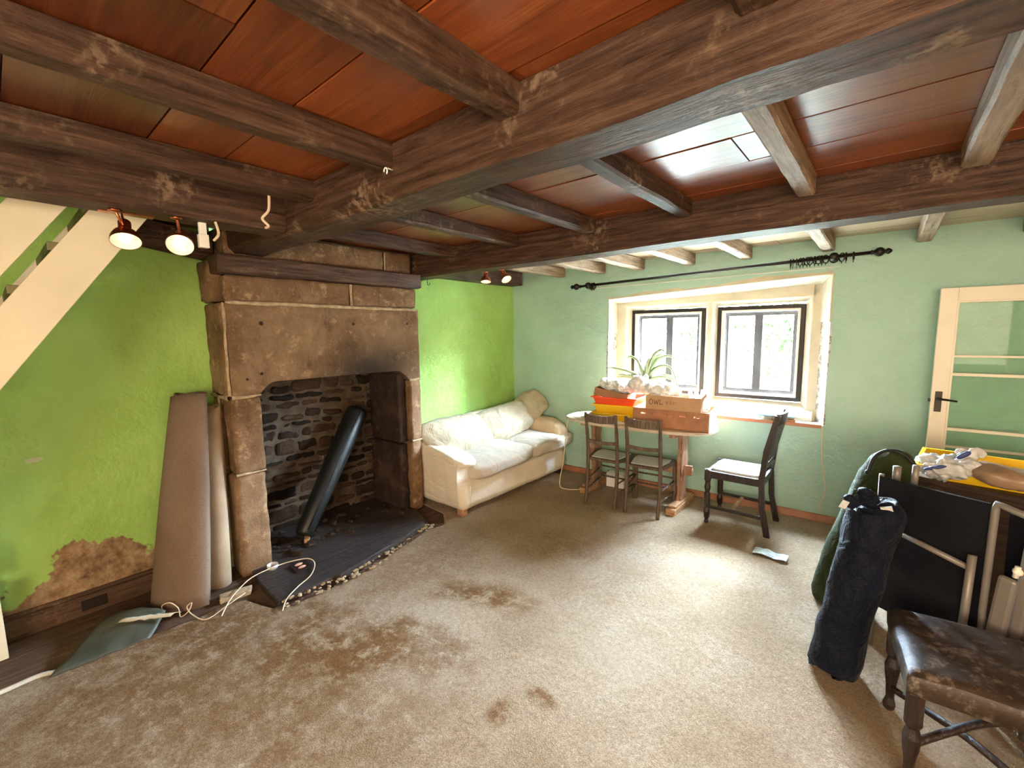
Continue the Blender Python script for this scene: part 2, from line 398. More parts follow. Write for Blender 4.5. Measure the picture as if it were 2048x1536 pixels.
        for ax in range(3):
            u, v = (ax+1) % 3, (ax+2) % 3
            ru = [-1, -1+min(1.8*r/h[u], .5)]+[(-1+2*i/nn[u])*.95 for i in range(1, nn[u])]+[1-min(1.8*r/h[u], .5), 1]
            rv = [-1, -1+min(1.8*r/h[v], .5)]+[(-1+2*i/nn[v])*.95 for i in range(1, nn[v])]+[1-min(1.8*r/h[v], .5), 1]
            ru = sorted(set(ru)); rv = sorted(set(rv))
            for sg in (-1, 1):
                for i in range(len(ru)-1):
                    for j in range(len(rv)-1):
                        q = []
                        for (x_, y_) in ((i, j), (i+1, j), (i+1, j+1), (i, j+1)):
                            p = [0, 0, 0]; p[ax] = sg; p[u] = ru[x_]; p[v] = rv[y_]; q.append(vid(p))
                        fs.append(tuple(q) if sg > 0 else tuple(reversed(q)))
        return s.add(vs, fs)
RM = {}
def setp(o, label=None, cat=None, group=None, kind=None):
    if label: o['label'] = label
    if cat: o['category'] = cat
    if group: o['group'] = group
    if kind: o['kind'] = kind
    return o
def build(name, mb, mat, parent=None, smooth=False, bevel=0, label=None, world=True, sub=0):
    me = bpy.data.meshes.new(name)
    vs = mb.v
    root = parent
    if parent is not None and world:
        while root.parent is not None: root = root.parent
        inv = RM[root.name].inverted(); vs = [inv @ p for p in vs]
    me.from_pydata([tuple(p) for p in vs], [], mb.f); me.validate(); me.update()
    mm = mat if isinstance(mat, bpy.types.Material) else M[mat]
    me.materials.append(mm)
    if smooth:
        me.polygons.foreach_set('use_smooth', [True]*len(me.polygons))
    o = bpy.data.objects.new(name, me); sc.collection.objects.link(o)
    if parent is not None: o.parent = parent
    if bevel:
        b = o.modifiers.new('bevel', 'BEVEL'); b.width = bevel; b.segments = 2; b.limit_method = 'ANGLE'
    if sub:
        b = o.modifiers.new('sub', 'SUBSURF'); b.levels = sub; b.render_levels = sub
    if label: o['label'] = label
    return o
def thing(name, label, cat, loc=(0, 0, 0), rz=0, group=None, kind=None):
    o = bpy.data.objects.new(name, None); sc.collection.objects.link(o)
    o.location = loc; o.rotation_euler = (0, 0, rz); o.empty_display_size = .05
    RM[o.name] = Matrix.Translation(loc) @ Matrix.Rotation(rz, 4, 'Z')
    return setp(o, label, cat, group, kind)
def solo(name, mb, mat, label, cat, group=None, kind=None, **kw):
    return setp(build(name, mb, mat, None, **kw), label, cat, group, kind)
def struct(name, mb, mat, parent=None, **kw):
    o = build(name, mb, mat, parent, **kw)
    if parent is None: o['kind'] = 'structure'
    return o
def copy_tree(o, parent=None):
    c = o.copy(); sc.collection.objects.link(c); c.parent = parent
    for ch in o.children: copy_tree(ch, c)
    return c
def TR(loc, rx=0, ry=0, rz=0): return Matrix.Translation(loc) @ Euler((rx, ry, rz)).to_matrix().to_4x4()
def frame(o, xa, ya):
    """matrix with x axis along xa, y axis near ya"""
    x = Vector(xa).normalized(); z = x.cross(Vector(ya)).normalized(); y = z.cross(x)
    m = Matrix((x, y, z)).transposed().to_4x4(); m.translation = Vector(o); return m
def smoothpath(pts, n=6):
    pts = [Vector(p) for p in pts]; out = []
    for i in range(len(pts)-1):
        p0 = pts[max(i-1, 0)]; p1 = pts[i]; p2 = pts[i+1]; p3 = pts[min(i+2, len(pts)-1)]
        for j in range(n):
            t = j/n
            out.append(.5*((2*p1)+(p2-p0)*t+(2*p0-5*p1+4*p2-p3)*t*t+(3*p1-p0-3*p2+p3)*t**3))
    out.append(pts[-1]); return out

# ================================================================== SETTING
XL = -3.47          # left wall face
CZ = 2.27           # underside of the ceiling boards
# floor: old boards, seen along the left edge of the carpet
mb = MB()
y = -2.2
xx = -3.75
while xx < 2.3:
    wd = .17; mb.box((xx, -2.2, -.06), (xx+wd-.004, 4.95, -.014)); xx += wd
mb.box((-3.75, -2.2, -.1), (2.3, 4.95, -.06))
struct('floor', mb, 'floorboard_wood')
# left wall in one mesh: near piece, far piece, above the chimney
def wavy(y0, y1, z0, z1, x=XL, amp=.012):
    m = MB(); nu = max(2, int((y1-y0)/.06)); nv = max(2, int((z1-z0)/.06))
    def f(u, v):
        Y = y0+(y1-y0)*u; Z = z0+(z1-z0)*v
        return Vector((x+amp*(noise.noise(Vector((Y*1.7, Z*1.7, 3)))+.35*noise.noise(Vector((Y*6, Z*6, 9)))), Y, Z))
    return m.grid(f, nu, nv)
mb = MB(); mb.merge(wavy(-2.2, 1.02, -.05, 3.4)); mb.merge(wavy(2.40, 4.3, -.05, 2.4))
mb.box((XL-.35, -2.2, -.1), (XL-.03, 1.05, 3.4)); mb.box((XL-.35, 2.42, -.1), (XL-.03, 4.6, 2.45)); mb.box((XL-.35, 1.05, 1.9), (XL-.03, 2.42, 2.45))
mb.box((XL-.35, 1.0, -.1), (XL-.25, 2.45, 2.0)); mb.box((XL-.35, 1.05, 2.4), (XL-.02, 1.4, 3.4))
struct('wall_left', mb, 'left_wall_paint', smooth=True)
# window wall, with the opening
U0, U1, Z0, ZT0, ZT1 = -.725, 1.165, .79, 1.905, 2.0
def wpatch(u0, u1, z0f, z1f):
    m = MB(); nu = max(2, int((u1-u0)/.05)); nv = 14
    def f(a, b):
        u = u0+(u1-u0)*a; z = z0f(u)+(z1f(u)-z0f(u))*b
        n_ = noise.noise(Vector((u*2.2, z*2.2, 1)))*.014+noise.noise(Vector((u*7, z*7, 5)))*.006
        return W(u, -abs(0)+n_*.8, z)
    return m.grid(f, nu, nv)
top = lambda u: ZT0+(ZT1-ZT0)*(u-U0)/(U1-U0)
mb = MB()
mb.merge(wpatch(-2.1, U0, lambda u: -.05, lambda u: 2.4)); mb.merge(wpatch(U1, 3.9, lambda u: -.05, lambda u: 2.4))
mb.merge(wpatch(U0, U1, lambda u: -.05, lambda u: Z0)); mb.merge(wpatch(U0, U1, top, lambda u: 2.4))
for (a, b, c_, d_) in ((-2.4, U0-.06, -.1, 2.45), (U1+.05, 3.9, -.1, 2.45), (U0-.06, U1+.05, -.1, Z0-.05), (U0-.06, U1+.05, 2.04, 2.45)):
    mb.hexa([W(a, .03, c_), W(b, .03, c_), W(b, .5, c_), W(a, .5, c_), W(a, .03, d_), W(b, .03, d_), W(b, .5, d_), W(a, .5, d_)])
struct('wall_back', mb, 'window_wall_paint', smooth=True)
# remaining walls (behind / beside the camera)
mb = MB(); mb.box((2.2, -2.2, -.1), (2.3, 4.9, 2.45)); struct('wall_right', mb, 'cream_paint')
mb = MB(); mb.box((-3.8, -2.3, -.1), (2.3, -2.2, 3.4)); struct('wall_front', mb, 'cream_paint')
# ceiling: boards run across the joists, one board per row
mb = MB(); yy = -2.2
bw = [.30, .27, .33, .25, .29, .31, .26, .28, .34, .24]
i = 0; rows = []
while yy < 4.5:
    wd = bw[i % len(bw)]; rows.append((yy, min(yy+wd, 4.6))); yy += wd; i += 1
for i, (a, b) in enumerate(rows):
    x0 = XL-.05 if a > .62 else -2.5
    cut = -.9+.6*math.sin(i*2.3)
    for (p, q) in ((x0, cut), (cut, 2.25)):
        z = CZ+random.uniform(0, .006)
        mb.box((p+.002, a+.003, z), (q-.002, b-.003, z+.02))
mb.box((-2.5, -2.3, CZ+.026), (2.3, 4.72, CZ+.08)); mb.box((-3.8, .64, CZ+.026), (-2.5, 4.72, CZ+.08))
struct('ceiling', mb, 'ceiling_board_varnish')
mb = MB(); mb.box((-3.8, -2.3, 3.4), (-2.3, .75, 3.45)); mb.box((-2.44, -2.3, CZ+.08), (-2.36, .7, 3.4)); mb.box((-3.8, .66, CZ+.08), (-2.3, .74, 3.4))
struct('wall_stairwell', mb, 'cream_paint')
# skirting along the window wall
mb = MB(); mb.prism([(-.045, -.01), (0.02, -.01), (.02, .05), (-.028, .05)], lambda p, t: W(-1.5+t*5.0, p[0], p[1]))
struct('baseboard_back', mb, 'skirting_paint', bevel=.004)
# bare skirting board low on the left wall with its dark socket hole
mb = MB(); mb.box((XL+.0, -.6, -.014), (XL+.035, .93, .10)); mb.box((XL-.01, -.6, .10), (XL+.02, .93, .12))
bl = struct('baseboard_left', mb, 'floorboard_wood', bevel=.004)
mb = MB(); mb.box((-3.437, .2, .015), (-3.43, .31, .075)); struct('socket_hole', mb, 'black_paint', bl, world=False)

# ---- window: reveal, stone surround, two casements, sill
mb = MB()
def Wbox(m, u0, u1, d0, d1, z0, z1): return m.hexa([W(u0, d0, z0), W(u1, d0, z0), W(u1, d1, z0), W(u0, d1, z0), W(u0, d0, z1), W(u1, d0, z1), W(u1, d1, z1), W(u0, d1, z1)])
D1 = .17
# splayed head
mb.hexa([W(U0-.0, -.012, ZT0), W(U1+.0, -.012, ZT1), W(U1-.07, D1, 1.925), W(U0+.04, D1, 1.855), W(U0, .02, 2.0), W(U1, .02, 2.08), W(U1, D1, 2.08), W(U0, D1, 2.0)])
struct('trim_1', mb, 'reveal_paint', bevel=.006)
mb = MB()
mb.hexa([W(U0-.05, .025, Z0), W(U0, -.004, Z0), W(U0+.045, D1, Z0), W(U0-.05, D1, Z0), W(U0-.05, .025, ZT0), W(U0, -.004, ZT0), W(U0+.045, D1, 1.87), W(U0-.05, D1, 1.87)])
mb.hexa([W(U1, -.004, Z0), W(U1+.05, .025, Z0), W(U1+.05, D1, Z0), W(U1-.085, D1, Z0), W(U1, -.004, ZT1), W(U1+.05, .025, ZT1), W(U1+.05, D1, 1.93), W(U1-.085, D1, 1.93)])
struct('trim_2', mb, 'flaking_paint')
mb = MB()   # upper, sound part of the painted jambs
mb.hexa([W(U0-.004, -.010, 1.56), W(U0+.006, -.010, 1.56), W(U0+.05, D1, 1.56), W(U0-.004, D1, 1.56), W(U0-.004, -.010, ZT0+.01), W(U0+.006, -.010, ZT0+.01), W(U0+.05, D1, 1.88), W(U0-.004, D1, 1.88)])
mb.hexa([W(U1-.008, -.012, 1.63), W(U1+.004, -.012, 1.63), W(U1+.004, D1, 1.63), W(U1-.093, D1, 1.63), W(U1-.008, -.012, ZT1+.01), W(U1+.004, -.012, ZT1+.01), W(U1+.004, D1, 1.94), W(U1-.093, D1, 1.94)])
struct('trim_3', mb, 'reveal_paint', bevel=.004)
# stone surround: outer frame, mullion, each with chamfers
mb = MB()
def stonebar(m, poly, p0, p1, horiz):
    # poly (a,d): a across, d depth
    if horiz: m.prism(poly, lambda p, t: W(p0[0] if not t else p1[0], p[1], (p0[1] if not t else p1[1])+p[0]))
    else: m.prism(poly, lambda p, t: W((p0[0] if not t else p1[0])+p[0], p[1], p0[1] if not t else p1[1]))
ci = .045
xs = (-.545, .185, .295, .985)     # casement edges in u
zb, zt = .945, 1.79
# left jamb, right jamb, head, bottom, mullion
stonebar(mb, [(-.16, .13), (-ci, .13), (0, .20), (0, .34), (-.16, .34)], (xs[0], .80), (xs[0], 1.95), False)
stonebar(mb, [(0, .34), (0, .20), (ci, .13), (.17, .13), (.17, .34)], (xs[3], .80), (xs[3], 1.98), False)
stonebar(mb, [(0, .34), (0, .20), (.035, .13), (.16, .13), (.16, .34)], (xs[0]-.1, zt), (xs[3]+.1, zt+.02), True)
stonebar(mb, [(-.16, .06), (-.10, .06), (-.055, .11), (0, .20), (0, .34), (-.16, .34)], (xs[0]-.1, zb), (xs[3]+.1, zb-.01), True)
mw = (xs[2]-xs[1])/2
stonebar(mb, [(-mw, .34), (-mw, .20), (-.022, .125), (.022, .125), (mw, .20), (mw, .34)], (xs[1]+mw, zb-.08), (xs[1]+mw, zt+.05), False)
struct('trim_4', mb, 'reveal_paint', bevel=.008)
def casement(idx, u0, u1, z0, z1, mull):
    r = thing('window_%d' % idx, None, None, W((u0+u1)/2, .25, z0), WA, kind='structure')
    def fr(m, a, b, c_, d_, t, e0, e1):
        Wbox(m, a, b, e0, e1, c_, c_+t); Wbox(m, a, b, e0, e1, d_-t, d_); Wbox(m, a, a+t, e0, e1, c_+t, d_-t); Wbox(m, b-t, b, e0, e1, c_+t, d_-t)
    m = MB(); fr(m, u0, u1, z0, z1, .034, .19, .24); build('outer_frame', m, 'black_paint', r, bevel=.003)
    m = MB(); fr(m, u0+.034, u1-.034, z0+.034, z1-.034, .018, .185, .215); build('glazing_trim', m, 'white_plastic', r, bevel=.002)
    m = MB(); fr(m, u0+.052, u1-.052, z0+.052, z1-.052, .035, .25, .30); Wbox(m, mull-.033, mull+.033, .25, .30, z0+.06, z1-.06)
    build('sash', m, 'dark_metal', r, bevel=.003)
    m = MB(); m.add([W(u0+.05, .2, z0+.05), W(u1-.05, .2, z0+.05), W(u1-.05, .2, z1-.05), W(u0+.05, .2, z1-.05)], [(0, 1, 2, 3)]); build('pane', m, 'window_glass', r)
    m = MB(); m.add([W(u0+.08, .275, z0+.08), W(u1-.08, .275, z0+.08), W(u1-.08, .275, z1-.08), W(u0+.08, .275, z1-.08)], [(0, 1, 2, 3)]); build('pane', m, 'window_glass', r)
casement(1, xs[0], xs[1], zb, zt, -.17)
casement(2, xs[2], xs[3], zb, zt, .63)
mb = MB(); mb.hexa([W(U0+.0, -.02, .775), W(U1-.01, -.02, .775), W(U1-.01, .13, .775), W(U0, .13, .775), W(U0, -.02, .80), W(U1-.01, -.02, .80), W(U1-.01, .13, .80), W(U0, .13, .80)])
struct('trim_5', mb, 'cream_paint', bevel=.004)
mb = MB(); Wbox(mb, U0, U1-.01, -.026, -.018, .772, .80); struct('trim_6', mb, 'skirting_paint')

# ---- door standing open against the window wall
dr = thing('door_1', 'cream painted glazed door standing open flat against the green window wall', 'door', (.27, 4.16, 0), .03, kind='structure')
def dbx(m, x0, x1, z0, z1, y0=0, y1=.04): return m.box((x0, y0, z0), (x1, y1, z1))
m = MB(); dbx(m, 0, .085, 0, 1.835); dbx(m, .68, .765, 0, 1.835); dbx(m, .085, .68, 1.745, 1.835); dbx(m, .085, .68, 0, .22)
build('stile_frame', m, 'door_paint', dr, world=False, bevel=.003)
m = MB(); bars = [(1.735, 1.75), (1.375, 1.39), (1.25, 1.27), (.875, .895), (.755, .77), (.22, .235)]
for a, b in bars: dbx(m, .085, .68, a, b, .004, .036)
dbx(m, .082, .095, .22, 1.75, -.004, .036); dbx(m, .67, .682, .22, 1.75, -.004, .036)
build('glazing_bar', m, 'door_paint', dr, world=False, bevel=.002)
for (a, b) in ((1.39, 1.735), (1.27, 1.375), (.895, 1.25), (.77, .875), (.235, .755)):
    m = MB(); dbx(m, .09, .675, a, b, .018, .022); build('pane', m, 'door_glass', dr, world=False)
m = MB(); m.box((.02, -.008, 1.0), (.055, 0, 1.14)); m.tube([(.037, -.008, 1.09), (.037, -.045, 1.09)], .009, 8)
hd = build('handle_plate', m, 'dark_metal', dr, world=False, bevel=.002)
m = MB(); m.tube([(.037, -.045, 1.092), (.07, -.05, 1.09), (.125, -.05, 1.083)], [.008, .007, .006], 8); build('lever', m, 'dark_metal', hd, world=False)
m = MB(); m.box((-.012, .012, 1.065), (0, .028, 1.085)); build('latch', m, 'dark_metal', dr, world=False)

# ================================================================== CEILING TIMBERS
def beam(name, p0, p1, wd, ht, mat, label, cat, group=None, ch=.02, amp=.008, seed=0, seg=.07, tap=0):
    """hewn timber; p0/p1 are centres of the underside"""
    p0 = Vector(p0); p1 = Vector(p1); d = (p1-p0); L = d.length; d.normalize(); s_ = d.cross(Vector((0, 0, 1))).normalized()
    n = max(4, int(L/seg)); m = MB()
    prof = [(-wd/2, ch), (-wd/2+ch, 0), (-wd/6, 0), (wd/6, 0), (wd/2-ch, 0), (wd/2, ch), (wd/2, ht*.5), (wd/2, ht), (-wd/2, ht), (-wd/2, ht*.5)]
    vs = []; k_ = len(prof)
    for i in range(n+1):
        t = i/n; c0 = p0+d*L*t
        for j, (a, b) in enumerate(prof):
            w_ = c0+s_*a+Vector((0, 0, b))
            q = noise.noise_vector(Vector((w_.x*1.6+seed, w_.y*1.6, w_.z*5)))*amp+noise.noise_vector(w_*9+Vector((seed, 0, 0)))*amp*.45
            if b >= ht: q = Vector((0, 0, 0))
            vs.append(w_+q)
    fs = [(i*k_+j, i*k_+(j+1) % k_, (i+1)*k_+(j+1) % k_, (i+1)*k_+j) for i in range(n) for j in range(k_)]
    fs += [tuple(range(k_)), tuple(reversed(range(n*k_, (n+1)*k_)))]
    m.add(vs, fs)
    o = build(name, m, mat, None, smooth=False)
    return setp(o, label, cat, group)
b1 = beam('ceiling_beam', (-3.44, 1.135, 2.09), (2.18, 1.135, 2.09), .23, CZ-2.09-.001, 'beam_wood', 'thick dark hewn main ceiling beam nearest the camera, running over the fireplace side', 'beam', ch=.035, amp=.012)
b2 = beam('ceiling_beam', (-3.44, 2.58, 2.07), (2.18, 2.68, 2.07), .20, CZ-2.07-.001, 'beam_wood', 'second dark ceiling beam, the one closer to the window wall', 'beam', ch=.02, amp=.006, seed=5)
JG = 'joists between the beams'
nj = [(-.22, 'short stub of reddish joist meeting the main beam at the top of the view'), (-.86, 'rough joist in front of the main beam, above the middle of the fireplace'), (-1.46, 'dark joist in front of the main beam, second from the lamp trimmer'), (-2.06, 'dark joist in front of the main beam, next to the lamp trimmer')]
for i, (x, lb) in enumerate(nj):
    beam('ceiling_joist', (x, -2.18, 2.185), (x, 1.025, 2.185), .085, CZ-2.185-.001, 'joist_wood', lb, 'joist', 'joists in the near bay', .012, .009, seed=i*3)
beam('ceiling_trimmer', (-2.43, -2.18, 2.10), (-2.43, 1.02, 2.10), .20, CZ-2.10-.001, 'joist_wood', 'wide dark trimmer timber at the stair opening carrying the copper spotlights', 'beam', None, .02, .006, seed=31)
mj = [(.22, 'pale split joist furthest right between the two beams'), (-.32, 'pale wormholed joist between the beams, under the brightest boards'), (-.87, 'joist between the beams, third from the right'), (-1.45, 'joist between the beams, fourth from the right'), (-2.07, 'dark joist between the beams, fifth from the right'), (-2.72, 'darkest joist between the beams, right above the chimney stone')]
for i, (x, lb) in enumerate(mj):
    if x > .5: continue
    mt = 'bare_joist_wood' if x > -.5 else 'joist_wood'
    beam('ceiling_joist', (x, 1.255, 2.185), (x, 2.49, 2.185), .075 if x < .1 else .085, CZ-2.185-.001, mt, lb, 'joist', 'joists between the beams', .01, .007, seed=40+i*3, seg=.05)
fj = [(.67, 'stub of joist over the door at the right edge'), (.17, 'pale joist end above the wall left of the door'), (-.38, 'pale joist end right over the right end of the curtain pole'), (-.95, 'joist end over the right casement'), (-1.41, 'joist end over the gap between the casements'), (-1.88, 'joist end over the left casement'), (-2.30, 'joist end over the left end of the curtain pole'), (-2.78, 'joist end nearest the corner behind the sofa')]
for i, (x, lb) in enumerate(fj):
    y1 = 4.25+.05*(x+1.5)-.012
    beam('ceiling_joist', (x, 2.79, 2.175), (x, y1, 2.175), .08, CZ-2.175-.001, 'bare_joist_wood', lb, 'joist', 'joists by the window wall', .008, .006, seed=80+i*3, seg=.05)
beam('wall_plate', (-3.39, .62, 2.12), (-3.39, .985, 2.06), .14, CZ-2.10-.02, 'joist_wood', 'dark timber block high on the green wall left of the fireplace, behind the spotlights', 'beam', None, .05, .012, seed=120)
beam('wall_plate', (-3.37, 2.80, 2.12), (-3.37, 4.10, 2.12), .17, CZ-2.12-.001, 'joist_wood', 'dark timber along the top of the bright green wall above the sofa', 'beam', None, .01, .005, seed=101)

# ================================================================== FIREPLACE
FX = -3.14
fp = thing('fireplace', 'big sandstone chimney breast with open sooty hearth opening and dark timber mantel', 'fireplace', (-3.3, 1.7, 0))
m = MB()
m2 = MB()
poly = [(.97, 1.195), (1.12, 1.195), (1.135, 1.225), (1.17, 1.255), (1.24, 1.27), (1.6, 1.272), (2.22, 1.262), (2.29, 1.245), (2.325, 1.215), (2.335, 1.185), (2.455, 1.185), (2.46, 1.775), (1.7, 1.785), (.975, 1.79)]
# lintel as grid of columns so the surface can be roughened
def lintel():
    mm = MB(); ny, nz = 60, 22
    def zlow(y):
        if y < 1.135: return 1.195
        if y < 1.24: return 1.195+.075*math.sin((y-1.135)/.105*PI/2)
        if y < 2.22: return 1.27
        if y < 2.335: return 1.185+.08*math.cos((y-2.22)/.115*PI/2)
        return 1.185
    def pt(i, j, x):
        y_ = .97+1.488*i/ny; zl = zlow(y_); z_ = zl+(1.782-zl)*j/nz
        q = Vector((x, y_, z_))
        a = noise.noise(Vector((y_*5, z_*5, 2)))*.006+noise.noise(Vector((y_*18, z_*18, 7)))*.003
        e = min(j, nz-j)/nz; q.x += a-(.012 if (j in (0, nz) or i in (0, ny)) else 0)
        return q
    n = (nz+1)
    vs = [pt(i, j, FX) for i in range(ny+1) for j in range(n)]
    fs = [(i*n+j, (i+1)*n+j, (i+1)*n+j+1, i*n+j+1) for i in range(ny) for j in range(nz)]
    mm.add(vs, fs)
    for i in range(ny):
        for j, fl in ((0, 1), (nz, 0)):
            a, b = pt(i, j, FX), pt(i+1, j, FX); c_ = Vector((-3.44, b.y, b.z)); d_ = Vector((-3.44, a.y, a.z))
            mm.add([a, b, c_, d_], [(0, 1, 2, 3) if fl == 0 else (3, 2, 1, 0)])
    for i in (0, ny):
        for j in range(nz):
            a, b = pt(i, j, FX), pt(i, j+1, FX); mm.add([a, b, Vector((-3.44, b.y, b.z)), Vector((-3.44, a.y, a.z))], [(0, 1, 2, 3)])
    return mm
build('lintel', lintel(), 'lintel_stone', fp, smooth=True)
rk = lambda a, b, **k_: MB().rock(a, b, **k_)
# left jamb: front stones and the return to the wall
build('jamb_stone', rk((-3.30, .955, .685), (FX, 1.135, 1.18), amp=.006, seed=1, r=.014), 'sandstone', fp, smooth=True)
build('jamb_stone', rk((-3.30, .935, -.012), (FX+.01, 1.125, .675), amp=.009, seed=2, r=.018), 'sandstone', fp, smooth=True)
build('jamb_stone', rk((-3.46, .945, 1.20), (-3.165, .995, 1.79), amp=.009, seed=3, r=.015), 'sandstone', fp, smooth=True)
build('jamb_stone', rk((-3.46, .945, .60), (-3.31, 1.10, 1.185), amp=.010, seed=4, r=.018), 'sandstone', fp, smooth=True)
build('jamb_stone', rk((-3.46, .945, -.012), (-3.31, 1.10, .59), amp=.010, seed=5, r=.018), 'sandstone', fp, smooth=True)
build('corner_stone', rk((-3.47, .92, 1.80), (-3.26, 1.02, 2.06), amp=.014, seed=6, r=.03), 'sandstone', fp, smooth=True)
# right jamb
build('jamb_stone', rk((-3.40, 2.34, .64), (FX, 2.45, 1.175), amp=.005, seed=7, r=.01), 'sandstone', fp, smooth=True)
build('jamb_stone', rk((-3.40, 2.335, -.012), (FX, 2.44, .63), amp=.008, seed=8, r=.012), 'sandstone', fp, smooth=True)
# frieze above the lintel
build('frieze_stone', rk((-3.44, .985, 1.80), (FX-.02, 1.83, 1.965), amp=.007, seed=9, r=.012), 'sandstone', fp, smooth=True)
build('frieze_stone', rk((-3.44, 1.845, 1.80), (FX-.02, 2.45, 1.965), amp=.007, seed=10, r=.012), 'sandstone', fp, smooth=True)
build('upper_stone', rk((-3.44, 1.0, 2.09), (FX-.03, 2.15, 2.25), amp=.007, seed=11, r=.012), 'sandstone', fp, smooth=True)
build('upper_stone', rk((-3.44, 2.165, 2.09), (FX-.03, 2.42, 2.25), amp=.007, seed=12, r=.012), 'sandstone', fp, smooth=True)
m = MB(); mm = rk((-3.40, .94, 1.967), (-3.105, 2.475, 2.085), amp=.005, seed=13, r=.010, seg=.06); build('mantel_beam', mm, 'joist_wood', fp, smooth=True)
# mortar: irregular ribbons in the joints, core behind the stones
m = MB()
def ribbon(pts, wv_, nrm):
    """pts on the joint, ribbon facing nrm"""
    ps = smoothpath(pts, 10); nrm = Vector(nrm); vs = []
    for i, p in enumerate(ps):
        t = (ps[min(i+1, len(ps)-1)]-ps[max(i-1, 0)]).normalized(); a = t.cross(nrm).normalized()
        ww = wv_*(1+.8*noise.noise(p*14)); off = a*noise.noise(p*9)*.006
        for s_, dn in ((-1, -.004), (-.5, .006), (.5, .006), (1, -.004)): vs.append(p+off+a*ww*s_*.5+nrm*dn)
    n = len(ps); m = MB(); m.add(vs, [(i*4+j, i*4+j+1, (i+1)*4+j+1, (i+1)*4+j) for i in range(n-1) for j in range(3)])
    build('mortar_joint', m, 'mortar', fp, smooth=True)
F1 = FX+.001
ribbon([(F1-.01, .97, 1.793), (F1-.008, 1.4, 1.79), (F1-.008, 2.0, 1.787), (F1-.01, 2.455, 1.785)], .024, (1, 0, 0))
ribbon([(F1-.01, .965, 1.188), (F1, 1.05, 1.187), (F1, 1.135, 1.19)], .022, (1, 0, 0))
ribbon([(F1, 2.335, 1.181), (F1, 2.45, 1.178)], .018, (1, 0, 0))
ribbon([(F1, .95, .68), (F1, 1.13, .68)], .014, (1, 0, 0))
ribbon([(F1, 2.34, .635), (F1, 2.445, .635)], .014, (1, 0, 0))
ribbon([(F1-.02, 1.838, 1.80), (F1-.018, 1.838, 1.96)], .018, (1, 0, 0))
ribbon([(F1-.03, 2.158, 2.10), (F1-.03, 2.158, 2.24)], .012, (1, 0, 0))
ribbon([(-3.155, .962, 1.79), (-3.155, .958, 1.5), (-3.157, .957, 1.2)], .018, (.5, -.86, 0))
ribbon([(-3.44, .94, 1.195), (-3.3, .938, 1.19), (-3.16, .95, 1.188)], .024, (0, -1, 0))
ribbon([(-3.305, .938, 1.18), (-3.305, .936, .6), (-3.305, .93, .02)], .014, (0, -1, 0))
m = MB(); m.box((-3.45, 1.0, 1.19), (-3.20, 1.05, 2.1)); m.box((-3.45, 1.0, 1.75), (-3.19, 2.43, 2.26)); m.box((-3.45, .965, .0), (-3.2, 1.09, 1.2)); m.box((-3.4, 2.36, 0), (-3.18, 2.43, 1.2))
build('rubble_core', m, 'sooty_mortar', fp)
# fire opening: side stones, rubble back, throat
build('side_stone', rk((-3.68, 2.255, .62), (-3.20, 2.335, 1.24), amp=.006, seed=14, r=.012), 'sooty_stone', fp, smooth=True)
build('side_stone', rk((-3.68, 2.25, -.012), (-3.20, 2.335, .605), amp=.009, seed=15, r=.014), 'sooty_stone', fp, smooth=True)
build('side_stone', rk((-3.70, 1.06, -.012), (-3.32, 1.125, 1.2), amp=.008, seed=16, r=.014), 'sooty_stone', fp, smooth=True)
m = MB(); random.seed(3)
z = -.01; BX = -3.655
while z < 1.34:
    h = random.choice((.06, .085, .10, .12, .07, .05)); yb = 1.08-random.uniform(0, .1)
    while yb < 2.30:
        l = random.uniform(.08, .27); 
        hh = h*random.choice((1, 1, .95, .85, .62))
        dep = random.uniform(0, .02)
        m.rock((BX-.06, yb+.008, z+.007+random.uniform(0, .008)), (BX+.010+dep, min(yb+l-.008, 2.32), z+hh-.006), seg=.025, r=min(.024, hh*.38), amp=.014, seed=int(yb*100), sc_=11)
        yb += l
    z += h
build('back_rubble', m, 'rubble_stone', fp, smooth=True)
m = MB(); m.grid(lambda u, v: Vector((BX+.004+noise.noise(Vector((u*30, v*30, 0)))*.008, 1.05+1.3*u, -.02+1.45*v)), 60, 60); m.box((BX-.07, 1.0, -.05), (BX-.03, 2.42, 1.6))
build('back_mortar', m, 'sooty_mortar', fp, smooth=True)
m = MB(); m.box((-3.72, 1.0, 1.45), (-3.30, 2.42, 1.5)); m.box((-3.32, 1.0, 1.25), (-3.30, 2.42, 1.5)); build('throat', m, 'sooty_stone', fp)
for (y_, z_, r_) in ((1.17, 1.66, .013), (1.15, 1.33, .009), (1.83, 1.66, .010), (2.33, 1.665, .010), (1.06, 1.30, .008)):
    m = MB(); m.lathe([(r_*1.1, 0), (r_, .004), (r_*.6, .002), (.001, .001)], TR((FX+.001, y_, z_), 0, PI/2, 0), 10)
    build('fixing_hole', m, 'sooty_stone', fp)
